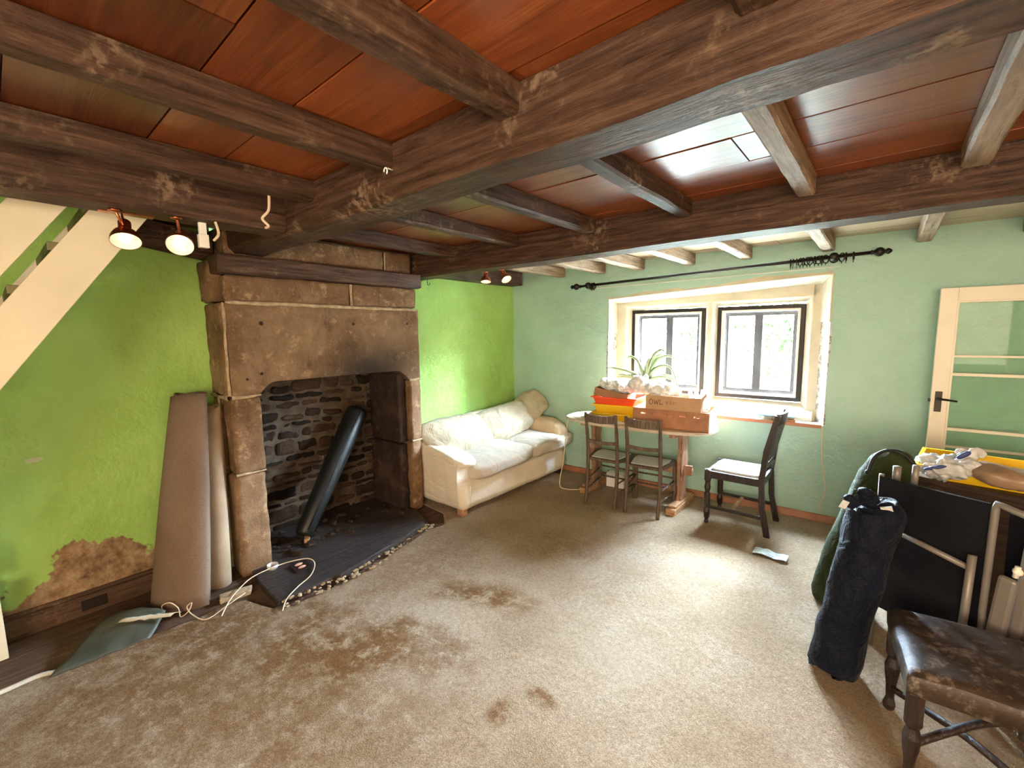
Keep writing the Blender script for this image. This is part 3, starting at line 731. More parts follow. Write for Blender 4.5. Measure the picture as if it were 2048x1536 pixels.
# hearth: dark slab
m = MB()
hp = [(-3.12, .985), (-2.90, .96), (-2.64, .955), (-2.62, 1.15), (-2.63, 1.45), (-2.70, 1.80), (-2.77, 2.12), (-2.80, 2.20), (-3.12, 2.33)]
m.prism(hp, lambda p, t: Vector((p[0], p[1], -.013 if not t else .028)))
m.prism([(-3.66, 1.12), (-3.12, 1.12), (-3.12, 2.30), (-3.66, 2.28)], lambda p, t: Vector((p[0], p[1], -.013 if not t else .024)))
hs = solo('hearth_slab', m, 'hearth_stone', 'blackened stone hearth slab in front of and inside the fireplace', 'hearth', bevel=.006)
m = MB(); m.prism([(-2.61, 1.30), (-2.585, 1.32), (-2.70, 1.93), (-2.79, 2.17), (-2.83, 2.16), (-2.74, 1.90)], lambda p, t: Vector((p[0], p[1], .006 if not t else .048)))
solo('loose_board', m, 'hearth_stone', 'narrow charred board lying along the front edge of the hearth', 'board', bevel=.004)
# soot and rubble lumps on the hearth
m = MB()
for i in range(34):
    a = random.uniform(1.2, 2.2); b = random.uniform(-3.55, -3.1); s_ = random.uniform(.008, .03)
    m.blob((s_*1.5, s_, s_*.6), TR((b, a, .026+s_*.3), 0, 0, random.uniform(0, 3)), e=2.5, n=4, wr=s_*.5, ws=30, seed=i)
solo('fire_debris', m, 'sooty_stone', 'soot lumps and stone crumbs scattered on the floor of the fire opening', 'rubble', kind='stuff')

# leaning black flue pipe
m = MB()
A = Vector((-3.30, 1.41, .06)); B = Vector((-3.545, 2.06, .91))
dv = (B-A); ps = [A+dv*t for t in (0, .02, .3, .7, .97, 1)]
m.tube(ps, [.056, .064, .076, .088, .092, .084], 24)
fl_ = thing('flue_pipe', 'long black tapered metal flue leaning inside the fireplace', 'pipe', (A.x, A.y, .03))
build('pipe_body', m, 'black_pipe_metal', fl_, smooth=True)
m = MB(); sd = dv.cross(Vector((1, .3, 0))).normalized(); off = Vector((.072, -.0, .035))
m.tube([A+dv*.03+off*.8, A+dv*.5+off*.98, A+dv*.96+off*1.1], .006, 6); build('seam', m, 'dark_metal', fl_, smooth=True)
m = MB(); m.box((-.07, -.018, 0), (.05, .018, .03), TR((-3.26, 1.42, .03), 0, 0, -.5)); solo('wood_block', m, 'pine_wood', 'small offcut of wood under the foot of the leaning black flue', 'wood block', bevel=.003)

# ================================================================== CARPET
m = MB()
edge = [(-2.95, -2.1), (-2.93, -.6), (-2.92, -.12), (-2.95, .04), (-2.90, .30), (-2.88, .62), (-2.90, .78), (-2.84, .86), (-2.66, .90), (-2.58, .95), (-2.565, 1.25), (-2.58, 1.5), (-2.66, 1.85), (-2.74, 2.15), (-2.70, 2.3), (-2.9, 2.46), (-3.44, 2.5), (-3.45, 4.10)]
def edge_x(y):
    for (x0, y0), (x1, y1) in zip(edge, edge[1:]):
        if y0 <= y <= y1: return x0+(x1-x0)*(y-y0)/(y1-y0+1e-9)
    return edge[-1][0]
ny = 170; nx = 110
def cf(u, v):
    Y = -2.1+u*6.35; x0 = edge_x(min(Y, 4.1))+.012*noise.noise(Vector((0, Y*9, 0))); x1 = 2.15
    xx_ = x0+(x1-x0)*v**1.3
    Yw = min(Y, 4.25+.05*(xx_+1.5)-.05)
    z_ = .002+.003*noise.noise(Vector((xx_*3, Y*3, 0)))
    if v == 0: z_ = -.012
    return Vector((xx_, Yw, z_))
m.grid(cf, ny, nx)
m.v = m.v; solo('fitted_carpet', m, 'carpet_pile', 'worn beige fitted carpet with brown stains covering the floor', 'carpet', smooth=True)

# sheet of vinyl / underlay peeled up by the carpet edge
m = MB()
def sheet(u, v):
    p = Vector((-2.875, .03, .01)).lerp(Vector((-2.86, .40, .008)), u); q = Vector((-3.20, .27, .045)).lerp(Vector((-2.99, .50, .05)), u)
    r = p.lerp(q, v); r.z += .035*math.sin(PI*u)*v+.012*noise.noise(r*14); return r
m.grid(sheet, 16, 12); o = solo('vinyl_sheet', m, 'vinyl_sheet', 'grey folded vinyl sheet peeled up at the left edge of the carpet', 'sheet', smooth=True)
so = o.modifiers.new('s', 'SOLIDIFY'); so.thickness = .003
m = MB(); m.grid(lambda u, v: Vector((-3.02+.12*u, .30+.20*u+.05*v, .075-.02*u+.012*math.sin(v*3)+.01*noise.noise(Vector((u*9, v*5, 0))))), 10, 5)
o = solo('torn_paper', m, 'pale_paper_edge', 'torn pale paper lying on the folded vinyl sheet', 'paper', smooth=True); so = o.modifiers.new('s', 'SOLIDIFY'); so.thickness = .002
# crumbled plaster and grit along the broken edge of the hearth
m = MB(); rd = random.Random(5)
for i in range(150):
    t = rd.random(); y_ = .96+1.25*t; x_ = (-2.60 if t < .45 else -2.60-.20*(t-.45)/.55)+rd.uniform(-.05, .07); s_ = rd.uniform(.003, .012)
    m.blob((s_*1.6, s_, s_*.6), TR((x_, y_, .012+s_*.3), 0, 0, rd.uniform(0, 3)), e=2.5, n=3, wr=s_*.4, ws=60, seed=i)
solo('plaster_crumbs', m, 'mortar', 'pale plaster crumbs scattered along the front edge of the hearth slab', 'rubble', kind='stuff')
m = MB(); m.tube(smoothpath([(-2.935, -.45, .004), (-2.93, -.12, .006), (-2.935, .0, .006), (-2.90, .07, .004)]), [.012]*19, 6)
solo('gripper_strip', m, 'pale_paper_edge', 'pale curled strip along the carpet edge at the bottom left', 'strip', smooth=True)
m = MB(); m.prism([(-2.93, .74), (-2.90, .90), (-2.96, .93), (-3.0, .76)], lambda p, t: Vector((p[0], p[1], -.013 if not t else .02)))
solo('broken_tile', m, 'mortar', 'small chipped stone lump at the foot of the left jamb', 'stone', bevel=.006)

# cream post at the left edge
m = MB(); m.box((-3.30, -.36, -.012), (-3.26, -.085, .36)); m.box((-3.255, -.36, .17), (-3.25, -.09, .176)); 
cp = thing('cupboard', 'cream painted panelled cupboard side at the left edge of the view', 'cupboard', (-3.3, -.3, -.012))
build('side_panel', m, 'cream_paint', cp, bevel=.004)
m = MB(); m.box((-3.44, -.36, .0), (-3.30, -.10, .34)); m.box((-3.32, -.36, .40), (-3.28, -.10, .55)); build('body', m, 'cream_paint', cp, bevel=.003)

# ================================================================== STAIRS
st = thing('staircase', 'cream painted open ladder stair rising through the ceiling at the left', 'stairs', (-3.0, -.6, 0))
sl = Vector((0, .42-.01, 1.96-1.37)); sl.normalize()       # direction of the flight
pn = Vector((0, -sl.z, sl.y))                              # up-left normal
def board(m, x0, x1, low, wid, t0, t1):
    lo = Vector((0, low[0], low[1]))
    a = lo+sl*t0; b = lo+sl*t1; c_ = b+pn*wid; d_ = a+pn*wid
    m.hexa([Vector((x0, a.y, a.z)), Vector((x1, a.y, a.z)), Vector((x1, b.y, b.z)), Vector((x0, b.y, b.z)), Vector((x0, d_.y, d_.z)), Vector((x1, d_.y, d_.z)), Vector((x1, c_.y, c_.z)), Vector((x0, c_.y, c_.z))])
m = MB(); board(m, -2.74, -2.70, (.01, 1.37), .165, -1.45, 1.12); build('stringer', m, 'cream_paint', st, bevel=.003)
m = MB(); board(m, -3.42, -3.38, (-.023, 1.393), .155, -1.5, 1.35); build('stringer', m, 'cream_paint', st, bevel=.003)
m = MB(); board(m, -2.74, -2.71, (-.172, 1.497), .14, -1.5, 1.5); build('handrail_board', m, 'cream_paint', st, bevel=.003)
for i in range(-6, 4):
    zt_ = 1.80+i*.19; yt = .155+i*.132
    m = MB(); m.box((-3.38, yt-.085, zt_-.036), (-2.74, yt+.05, zt_)); build('tread', m, 'shaded_tread_paint' if i < 9 else 'cream_paint', st, bevel=.003)

# ================================================================== CARPET ROLLS
def roll(name, mat, label, base, top, r0, r1, ang0, turns=2.6, flat=.72, th=.010, rot=0):
    m = MB(); B = Vector(base); T = Vector(top); ax = (T-B); n = 90; nz = 16
    def f(u, v):
        th_ = u*turns*2*PI+ang0; rr = (r0+(r1-r0)*v)*(.52+.48*u)
        bul = 1+.05*math.sin(v*PI)
        a = Vector((math.cos(th_)*rr*bul, math.sin(th_)*rr*flat*bul, 0)); a = Matrix.Rotation(rot, 3, 'Z') @ a
        return B+ax*v+a+Vector((0, 0, .012*math.sin(th_*1.5)*v))
    m.grid(f, n, nz)
    o = solo(name, m, mat, label, 'carpet roll', 'rolls beside the fireplace', smooth=True)
    s_ = o.modifiers.new('s', 'SOLIDIFY'); s_.thickness = th
    return o
roll('carpet_roll', 'carpet_backing', 'tall rolled carpet standing against the green wall, woven backing outwards', (-3.09, .595, .014), (-3.27, .775, 1.225), .185, .118, 2.2, flat=.55, rot=.75)
roll('underlay_roll', 'underlay_felt', 'paler, shorter roll squeezed between the big carpet roll and the fireplace', (-3.14, .79, .016), (-3.30, .875, 1.13), .09, .075, 1.0, 2.2, flat=.8, rot=.6)

# ================================================================== SOFA
sf = thing('sofa', 'cream slip-covered sofa with slumped cushions along the bright green wall', 'sofa', (-3.05, 3.28, 0))
YS0, YS1, XF = 2.47, 4.09, -2.68
def sbox(a, b, r=.03, amp=.008, seed=0, seg=.05): return MB().rock(a, b, seg=seg, r=r, amp=amp, seed=seed, sc_=4)
m = sbox((-3.40, YS0+.02, .05), (XF, YS1, .29), .035, .008, 1)
for p in range(len(m.v)):       # sagging, flared front panel
    v = m.v[p]
    if v.x > XF-.1: v.x += .02*(1-v.z/.3)+.012*math.sin(v.y*9)*(v.z/.3)
build('base', m, 'sofa_cloth', sf, smooth=True)
m = sbox((-3.43, YS0+.05, .1), (-3.24, YS1-.02, .70), .07, .012, 2)
for v in m.v:
    v.z += .035*math.sin((v.y-YS0)*1.4)*(v.z/.7)
build('backrest', m, 'sofa_cloth', sf, smooth=True)
# near arm: slopes down from back to front, rolled top
m = MB()
def arm(u, v):
    Y0 = YS0; X = -3.42+(XF-.03+3.42)*u; top_ = .60-.13*u**1.3
    a = v*2*PI; wy = .115*(1 if True else 0); cy = Y0+.11
    yy_ = cy+wy*math.copysign(abs(math.cos(a))**.5, math.cos(a)); zz = math.sin(a)
    zc = top_ if zz > 0 else .06
    z_ = (top_-.07)+.07*abs(zz)**.8 if zz > 0 else (top_-.07)-(top_-.13)*abs(zz)**.5
    if zz > 0: yy_ += -.02*math.sin(a)*(1-u)
    k_ = .006*noise.noise(Vector((X*9, yy_*9, z_*9)))
    return Vector((X+k_, yy_+k_, z_))
m.grid(arm, 26, 40)
n0 = len(m.v); 
m.add([arm(1, j/40) for j in range(40)], [tuple(range(40))])
build('arm', m, 'sofa_cloth', sf, smooth=True)
m = MB(); m.blob((.40, .115, .045), TR((-3.05, YS0+.11, .525), 0, .19, 0), e=4, n=14, wr=.010, ws=9, seed=4); build('arm_cap', m, 'sofa_cloth', sf, smooth=True)
# far arm, squashed brownish
m = MB(); m.blob((.40, .13, .20), TR((-3.02, YS1-.09, .44), 0, .1, 0), e=3.2, n=16, wr=.018, ws=6, seed=9); build('arm', m, 'arm_cloth', sf, smooth=True)
# seat cushions
m = MB(); m.blob((.36, .46, .105), TR((-2.955, 3.03, .375), .02, .02, .03), e=5, n=22, pinch=.35, wr=.012, ws=5, seed=3); build('seat_cushion', m, 'seat_cushion_cloth', sf, smooth=True)
m = MB(); m.blob((.36, .38, .100), TR((-2.935, 3.81, .385), .04, .0, -.05), e=5, n=22, pinch=.35, wr=.012, ws=5, seed=5); build('seat_cushion', m, 'seat_cushion_cloth', sf, smooth=True)
for y_ in ((YS0+.06), (YS1-.08)):
    m = MB(); m.box((-2.76, y_-.03, .0), (-2.69, y_+.03, .06)); build('foot', m, 'pine_wood' if y_ < 3 else 'black_paint', sf, bevel=.004)
m = MB(); m.tube([(-2.79, 3.3, .0), (-2.79, 3.3, .06)], .025, 10); build('foot', m, 'black_paint', sf)
m = MB()
for y_ in (2.60,):
    m.tube([(XF+.004, y_-.02, .07), (XF+.012, y_-.02, .26)], .004, 6)
build('seam', m, 'sofa_cloth', sf, smooth=True)
def pillow(loc, size, rx, ry, rz, seed, label, name='back_cushion', mat='cushion_cloth'):
    m = MB(); m.blob(size, TR(loc, rx, ry, rz), e=3.6, n=26, pinch=.80, wr=.020, ws=7, seed=seed)
    solo(name, m, mat, label, 'cushion', 'loose cushions on the sofa', smooth=True)
pillow((-3.12, 2.87, .60), (.40, .21, .10), .85, 0, 1.52, 21, 'slumped cream cushion at the near end of the sofa, beside the fireplace')
pillow((-3.12, 3.56, .62), (.40, .19, .10), .95, -.16, 1.42, 22, 'wrinkled cream cushion leaning on the middle of the sofa back')
pillow((-3.10, 3.87, .69), (.30, .17, .055), .85, -.55, 1.22, 27, 'cream cushion propped up with its corner pointing at the window wall')

# ================================================================== TABLE
tb = thing('trestle_table', 'pale oval topped trestle dining table piled with boxes under the window', 'table', (-1.74, 3.87, 0), .02)
m = MB(); n = 48; pts = []
for i in range(n):
    a = 2*PI*i/n; c_, s_ = math.cos(a), math.sin(a)
    pts.append((-1.735+.70*math.copysign(abs(c_)**.72, c_), 3.865+.325*math.copysign(abs(s_)**.72, s_)+.03*math.copysign(abs(c_)**.72, c_)))
m.prism(pts, lambda p, t: Vector((p[0], p[1], .712 if not t else .74)))
build('table_top', m, 'table_top_wood', tb, bevel=.006)
for i, x in enumerate((-2.17, -1.31)):
    m = MB(); pr = [(-.085, .06), (-.055, .12), (-.05, .22), (-.075, .33), (-.085, .42), (-.06, .52), (-.07, .62), (-.10, .712)]
    poly = pr+[(-a, b) for a, b in reversed(pr)]
    m.prism(poly, lambda p, t: Vector((x-.022+.044*t, 3.88+p[0]+.015*(i), p[1]))); build('leg', m, 'table_base_wood', tb, bevel=.004)
    m = MB(); m.box((x-.04, 3.62, .0), (x+.04, 4.14, .055)); m.box((x-.035, 3.66, .055), (x+.035, 4.10, .075)); build('foot', m, 'pine_wood', tb, bevel=.008)
    m = MB(); m.box((x-.03, 3.62, .68), (x+.03, 4.13, .712)); build('bearer', m, 'table_base_wood', tb, bevel=.004)
m = MB(); m.box((-2.26, 3.875, .30), (-1.22, 3.905, .39)); build('stretcher', m, 'table_base_wood', tb, bevel=.004)

# ================================================================== BEDROOM CHAIRS
def bedroom_chair(label, loc, rz):
    """local: back towards -y, seat front +y"""
    r = thing('bedroom_chair', label, 'chair', loc, rz, 'chairs at the table')
    wb, wf, dp = .142, .185, .37
    for s_ in (-1, 1):
        m = MB(); p = smoothpath([(s_*wb, -.035, 0), (s_*(wb+.002), 0, .22), (s_*wb, .01, .42), (s_*wb, -.005, .62), (s_*(wb+.002), -.045, .855)], 6)
        m.tube(p, [.0145]*5+[.0165]*8+[.0155]*8+[.013]*(len(p)-21), 10); build('rear_post', m, 'grey_chair_wood', r, smooth=True, world=False)
        m = MB(); m.lathe([(.011, 0), (.014, .01), (.012, .06), (.016, .20), (.018, .33), (.015, .41)], TR((s_*(wf-.01), dp-.03, 0)), 10); build('leg', m, 'grey_chair_wood', r, smooth=True, world=False)
        m = MB(); m.tube([(s_*wb, 0, .22), (s_*(wf-.01), dp-.03, .24)], .008, 8); m.tube([(s_*wb, 0, .13), (s_*(wf-.01), dp-.03, .14)], .008, 8); build('side_stretcher', m, 'grey_chair_wood', r, smooth=True, world=False)
    def rail(z0, z1, yb, cv):
        m = MB(); k_ = 10
        for i in range(k_):
            a = -wb+2*wb*i/k_; b = -wb+2*wb*(i+1)/k_
            ya = yb-cv*(1-(a/wb)**2); yb2 = yb-cv*(1-(b/wb)**2); dz0 = .008*(1-(a/wb)**2); dz1 = .008*(1-(b/wb)**2)
            m.hexa([(a, ya-.008, z0-dz0), (b, yb2-.008, z0-dz1), (b, yb2+.008, z0-dz1), (a, ya+.008, z0-dz0), (a, ya-.008, z1-dz0), (b, yb2-.008, z1-dz1), (b, yb2+.008, z1-dz1), (a, ya+.008, z1-dz0)])
        return m
    build('crest_rail', rail(.775, .845, -.035, .022), 'grey_chair_wood', r, world=False)
    build('back_rail', rail(.575, .605, 0, .016), 'grey_chair_wood', r, world=False)
    m = MB(); m.prism([(-wb-.01, .0), (wb+.01, .0), (wf+.008, dp*.6), (wf, dp-.01), (0, dp+.012), (-wf, dp-.01), (-wf-.008, dp*.6)], lambda p, t: Vector((p[0], p[1], .405 if not t else .428)))
    build('seat', m, 'grey_chair_wood', r, bevel=.008, world=False)
    m = MB(); m.prism([(-wb+.02, .04), (wb-.02, .04), (wf-.03, dp*.6), (wf-.035, dp-.05), (-wf+.035, dp-.05), (-wf+.03, dp*.6)], lambda p, t: Vector((p[0], p[1], .426 if not t else .432)))
    build('seat_panel', m, 'seat_cloth', r, bevel=.002, world=False, label='pale inset seat panel')
    m = MB(); m.tube([(-wf+.01, dp-.03, .26), (wf-.01, dp-.03, .26)], .009, 8); m.tube([(-wf+.01, dp-.03, .16), (wf-.01, dp-.03, .16)], .009, 8); build('front_stretcher', m, 'grey_chair_wood', r, smooth=True, world=False)
    return r
bedroom_chair('small old chair pushed to the table, the left one, next to the sofa', (-1.885, 3.475, 0), .06)
bedroom_chair('small old chair pushed to the table, the right one, in front of the wooden crate', (-1.505, 3.50, 0), .09)

# ================================================================== DARK DINING CHAIR
dc = thing('dining_chair', 'dark brown dining chair with slatted back and pale seat, right of the table', 'chair', (-.84, 3.87, 0), 0, 'dark dining chairs')
X0, X1, Ya, Yb = -1.03, -.645, 3.68, 4.06
turn = [(.015, 0), (.019, .012), (.013, .03), (.021, .05), (.024, .10), (.017, .135), (.023, .15), (.023, .25), (.016, .265), (.025, .30), (.019, .345), (.024, .36), (.024, .44), (.018, .455)]
for y_ in (Ya, Yb):
    m = MB(); m.lathe(turn, TR((X0, y_, 0)), 14); m.box((X0-.021, y_-.021, .365), (X0+.021, y_+.021, .452)); build('front_leg', m, 'dark_chair_wood', dc, smooth=False)
    m = MB(); P = [(X1+.055, 0), (X1+.012, .22), (X1, .44), (X1+.022, .66), (X1+.085, .945)]
    for (xa, za), (xb, zb_) in zip(P, P[1:]):
        m.hexa([(xa-.02, y_-.016, za), (xa+.02, y_-.016, za), (xa+.02, y_+.016, za), (xa-.02, y_+.016, za), (xb-.018, y_-.014, zb_), (xb+.018, y_-.014, zb_), (xb+.018, y_+.014, zb_), (xb-.018, y_+.014, zb_)])
    build('rear_post', m, 'dark_chair_wood', dc)
    m = MB(); m.box((X0, y_-.012, .385), (X1, y_+.012, .445)); build('seat_rail', m, 'dark_chair_wood', dc, bevel=.003)
    m = MB(); m.box((X0, y_-.01, .13), (X1+.02, y_+.01, .155)); build('side_stretcher', m, 'dark_chair_wood', dc, bevel=.002)
m = MB(); m.box((X0-.01, Ya, .385), (X0+.012, Yb, .445)); build('seat_rail', m, 'dark_chair_wood', dc, bevel=.003)
m = MB(); m.box((X1-.01, Ya, .385), (X1+.012, Yb, .445)); build('seat_rail', m, 'dark_chair_wood', dc, bevel=.003)
m = MB(); m.blob((.175, .175, .022), TR(((X0+X1)/2-.005, (Ya+Yb)/2, .452)), e=8, n=12, pinch=.5); build('seat', m, 'seat_cloth', dc, smooth=True, label='pale drop-in seat pad')
m = MB(); m.box((-.86, Ya, .132), (-.835, Yb, .152)); build('cross_stretcher', m, 'pine_wood', dc, bevel=.002)
def bx_at(z): 
    for (xa, za), (xb, zb_) in zip(P, P[1:]):
        if za <= z <= zb_: return xa+(xb-xa)*(z-za)/(zb_-za)
m = MB(); k_ = 8
for i in range(k_):
    a = Ya+(Yb-Ya)*i/k_; b = Ya+(Yb-Ya)*(i+1)/k_
    ca = .03*(1-((a-3.87)/.19)**2); cb = .03*(1-((b-3.87)/.19)**2)
    x0_, x1_ = bx_at(.87), bx_at(.94)
    m.hexa([(x0_-.009+ca, a, .865), (x0_+.009+ca, a, .865), (x0_+.009+cb, b, .865), (x0_-.009+cb, b, .865), (x1_-.009+ca, a, .955), (x1_+.009+ca, a, .955), (x1_+.009+cb, b, .955), (x1_-.009+cb, b, .955)])
build('crest_rail', m, 'dark_chair_wood', dc)
m = MB(); m.box((bx_at(.54)-.008, Ya, .52), (bx_at(.54)+.010, Yb, .555)); build('back_rail', m, 'dark_chair_wood', dc, bevel=.002)
for y_ in (3.755, 3.81, 3.87, 3.93, 3.985):
    m = MB(); xa = bx_at(.54); xb = bx_at(.87)+.02
    m.hexa([(xa-.005, y_-.011, .55), (xa+.005, y_-.011, .55), (xa+.005, y_+.011, .55), (xa-.005, y_+.011, .55), (xb-.005, y_-.011, .87), (xb+.005, y_-.011, .87), (xb+.005, y_+.011, .87), (xb-.005, y_+.011, .87)])
    build('back_slat', m, 'dark_chair_wood', dc)

# ================================================================== ON THE TABLE
TZ = .741
def tray_mb(cx, cy, z, lx, ly, h, rz, th=.005, fl=.015, tilt=0):
    m = MB(); T = TR((cx, cy, z), tilt, 0, rz)
    a, b = lx/2, ly/2; s_ = .86
    lo = [(-a*s_, -b*s_), (a*s_, -b*s_), (a*s_, b*s_), (-a*s_, b*s_)]; hi = [(-a, -b), (a, -b), (a, b), (-a, b)]
    m.add([T @ Vector((p[0], p[1], 0)) for p in lo], [(0, 1, 2, 3)])
    vs = [T @ Vector((p[0], p[1], 0)) for p in lo]+[T @ Vector((p[0], p[1], h)) for p in hi]+[T @ Vector((p[0]*(1+fl/a), p[1]*(1+fl/b), h)) for p in hi]+[T @ Vector((p[0]*(1+fl/a), p[1]*(1+fl/b), h-.010)) for p in hi]
    fs = []
    for k_ in range(3):
        for i in range(4): fs.append((k_*4+i, k_*4+(i+1) % 4, (k_+1)*4+(i+1) % 4, (k_+1)*4+i))
    m.add(vs, fs)
    ivs = [T @ Vector((p[0]*.985, p[1]*.985, th)) for p in lo]+[T @ Vector((p[0]*.985, p[1]*.985, h)) for p in hi]
    m.add(ivs, [(3, 2, 1, 0)]+[((i+1) % 4, i, i+4, (i+1) % 4+4) for i in range(4)]); return m
TG = 'stacked plastic trays on the table'
def tray(z, h, mat, label, dx=0, rz=.12, tilt=0, ly=.36):
    solo('plastic_tray', tray_mb(-1.925+dx, 3.90, z, .42, ly, h, rz, tilt=tilt), mat, label, 'tray', TG, bevel=.002)
tray(TZ, .07, 'yellow_plastic', 'lowest yellow plastic tray of the stack on the table')
tray(TZ+.066, .085, 'yellow_plastic', 'yellow plastic tray directly under the red one', .01, .14)
tray(TZ+.145, .075, 'red_plastic', 'red plastic tray on top of the yellow trays', .0, .10)
# small cardboard tray in the red tray, tilted
def openbox(m, a, b, h, th, T):
    m.box((-a, -b, 0), (a, b, th), T)
    m.box((-a, -b, th), (a, -b+th, h), T); m.box((-a, b-th, th), (a, b, h), T); m.box((-a, -b+th, th), (-a+th, b-th, h), T); m.box((a-th, -b+th, th), (a, b-th, h), T)
m = MB(); openbox(m, .165, .12, .075, .004, TR((-1.965, 3.86, TZ+.205), .0, .16, .10)); 
solo('cardboard_tray', m, 'dark_cardboard', 'shallow brown cardboard tray lying tilted on the red plastic tray', 'box')
def foil(name, loc, size, label, mat='crumpled_foil', seed=0, rz=0, cat='foil', rx=0, ry=0, wr=.03, kind=None):
    m = MB(); m.blob(size, TR(loc, rx, ry, rz), e=2.6, n=22, wr=wr, ws=16, seed=seed); solo(name, m, mat, label, cat, kind=kind)
foil('foil_bundle', (-1.95, 3.88, TZ+.315), (.17, .12, .055), 'crumpled silvery wrapping heaped in the small cardboard tray', seed=1, ry=.14)
foil('foil_bundle', (-1.70, 3.84, TZ+.345), (.085, .10, .075), 'rounded silvery bundle in the middle of the heap behind the lettered box', seed=2, ry=-.3)
foil('foil_bundle', (-1.50, 3.84, TZ+.315), (.15, .10, .06), 'crumpled silvery wrapping poking out over the lettered box', seed=3)
# wooden crate with slots
cr_ = thing('wooden_crate', 'reddish wooden crate with a row of slots along its side, on the table', 'crate', (-1.38, 3.86, TZ), .11)
T0 = TR((0, 0, 0)); a, b, h = .31, .19, .165
m = MB(); m.box((-a, -b, 0), (a, b, .01)); build('crate_bottom', m, 'pine_wood', cr_, world=False)
def slotted(yc):
    m = MB(); y0_, y1_ = yc-.006, yc+.006; z0_, z1_ = .115, .128; m.box((-a, y0_, 0), (a, y1_, z0_)); m.box((-a, y0_, z1_), (a, y1_, h))
    cs = [-.22, -.11, 0, .11, .22]; xs_ = [-a]
    for c_ in cs: xs_ += [c_-.022, c_+.022]
    xs_.append(a)
    for i in range(0, len(xs_), 2): m.box((xs_[i], y0_, z0_), (xs_[i+1], y1_, z1_))
    return m
simple('crate_wood', (.40, .185, .10), .7, .2, 14, bump=.2, bs=40)
build('crate_side', slotted(-b+.006), 'crate_wood', cr_, world=False); build('crate_side', slotted(b-.006), 'crate_wood', cr_, world=False)
for s_ in (-1, 1):
    m = MB(); m.box((s_*a-.006, -b+.012, 0), (s_*a+.006, b-.012, h)); build('crate_end', m, 'pine_wood', cr_, world=False, bevel=.002)
m = MB(); m.box((-.115, -.1, .01), (-.105, .18, h-.01)); build('divider', m, 'crate_wood', cr_, world=False)
m = MB(); m.box((.14, -.1, .01), (.15, .18, h-.01)); build('divider', m, 'crate_wood', cr_, world=False)
# lettered cardboard box
bxr = thing('cardboard_box', 'brown cardboard box with OWL hand written on its side, on the wooden crate', 'box', (-1.345, 3.79, TZ+.167), .10)
m = MB(); openbox(m, .225, .125, .115, .004, Matrix.Identity(4)); build('box_body', m, 'cardboard', bxr, world=False)
m = MB(); m.box((-.225, -.127, .104), (.10, -.123, .118)); m.hexa([(.225, -.12, .11), (.235, -.12, .11), (.235, .12, .11), (.225, .12, .11), (.245, -.11, .15), (.25, -.11, .15), (.25, .11, .15), (.245, .11, .15)]); build('box_flap', m, 'cardboard', bxr, world=False)
m = MB()
def stroke(pts, r=.0024):
    ps = [Vector((p[0], -.1275, p[1])) for p in pts]
    for p, q in zip(ps, ps[1:]):
        t = (q-p).normalized(); a_ = Vector((-t.z, 0, t.x))*r; f_ = Vector((0, .0, 0))
        m.add([p-a_-t*r*.5, q-a_+t*r*.5, q+a_+t*r*.5, p+a_-t*r*.5], [(0, 1, 2, 3)])
LX, LZ, LS = -.195, .040, .044
O_ = [(LX+.016+.016*math.cos(t*PI/8+.9), LZ+.023+.021*math.sin(t*PI/8+.9)) for t in range(17)]; stroke(O_)
stroke([(LX+.042, LZ+.044), (LX+.050, LZ+.002), (LX+.060, LZ+.034), (LX+.070, LZ+.002), (LX+.080, LZ+.044)])
stroke([(LX+.092, LZ+.044), (LX+.091, LZ+.004), (LX+.118, LZ+.006)])
w0 = len(m.f)
for dx, pp in ((.145, [(0, .03), (.006, .008)]), (.153, [(0, .034), (.006, .010)]), (.142, [(0, .024), (.018, .026)]), (.142, [(0, .014), (.018, .016)]), (.172, [(.008, .036), (0, .016), (.014, .018)]), (.182, [(0, .036), (0, .006)]), (.196, [(0, .034), (.002, .008)]), (.206, [(0, .034), (.001, .01)]), (.215, [(.0, .03), (.012, .012)])):
    stroke([(LX+dx+p[0], LZ+p[1]) for p in pp], .0011)
build('hand_lettering', m, 'ink', bxr, world=False)
m = MB(); PC = []
for i in range(4):
    T = TR((-1.235+.045*i, 3.80+.004*i, TZ+.255), 0, PI/2-.25+.06*i, .10)
    mm = MB(); mm.lathe([(.02, 0), (.055, .003), (.085, .012), (.086, .016), (.055, .007), (.001, .004)], T, 28)
    solo('paper_plate', mm, 'cardboard' if i == 0 else 'paper', ['tan bowl leaning first in the row inside the lettered box', 'white plate just behind the tan bowl in the lettered box', 'white plate second behind the tan bowl in the lettered box', 'white plate at the right end of the lettered box'][i], 'plate', 'plates standing in the lettered box', smooth=True)
# patterned plate between foils
m = MB(); m.lathe([(.02, 0), (.05, .004), (.075, .014), (.076, .018), (.05, .009), (.001, .006)], TR((-1.56, 3.82, TZ+.315), .5, 1.05, .2), 28)
solo('patterned_plate', m, 'white_enamel', 'upright pale plate wedged among the silvery wrapping', 'plate', smooth=True)
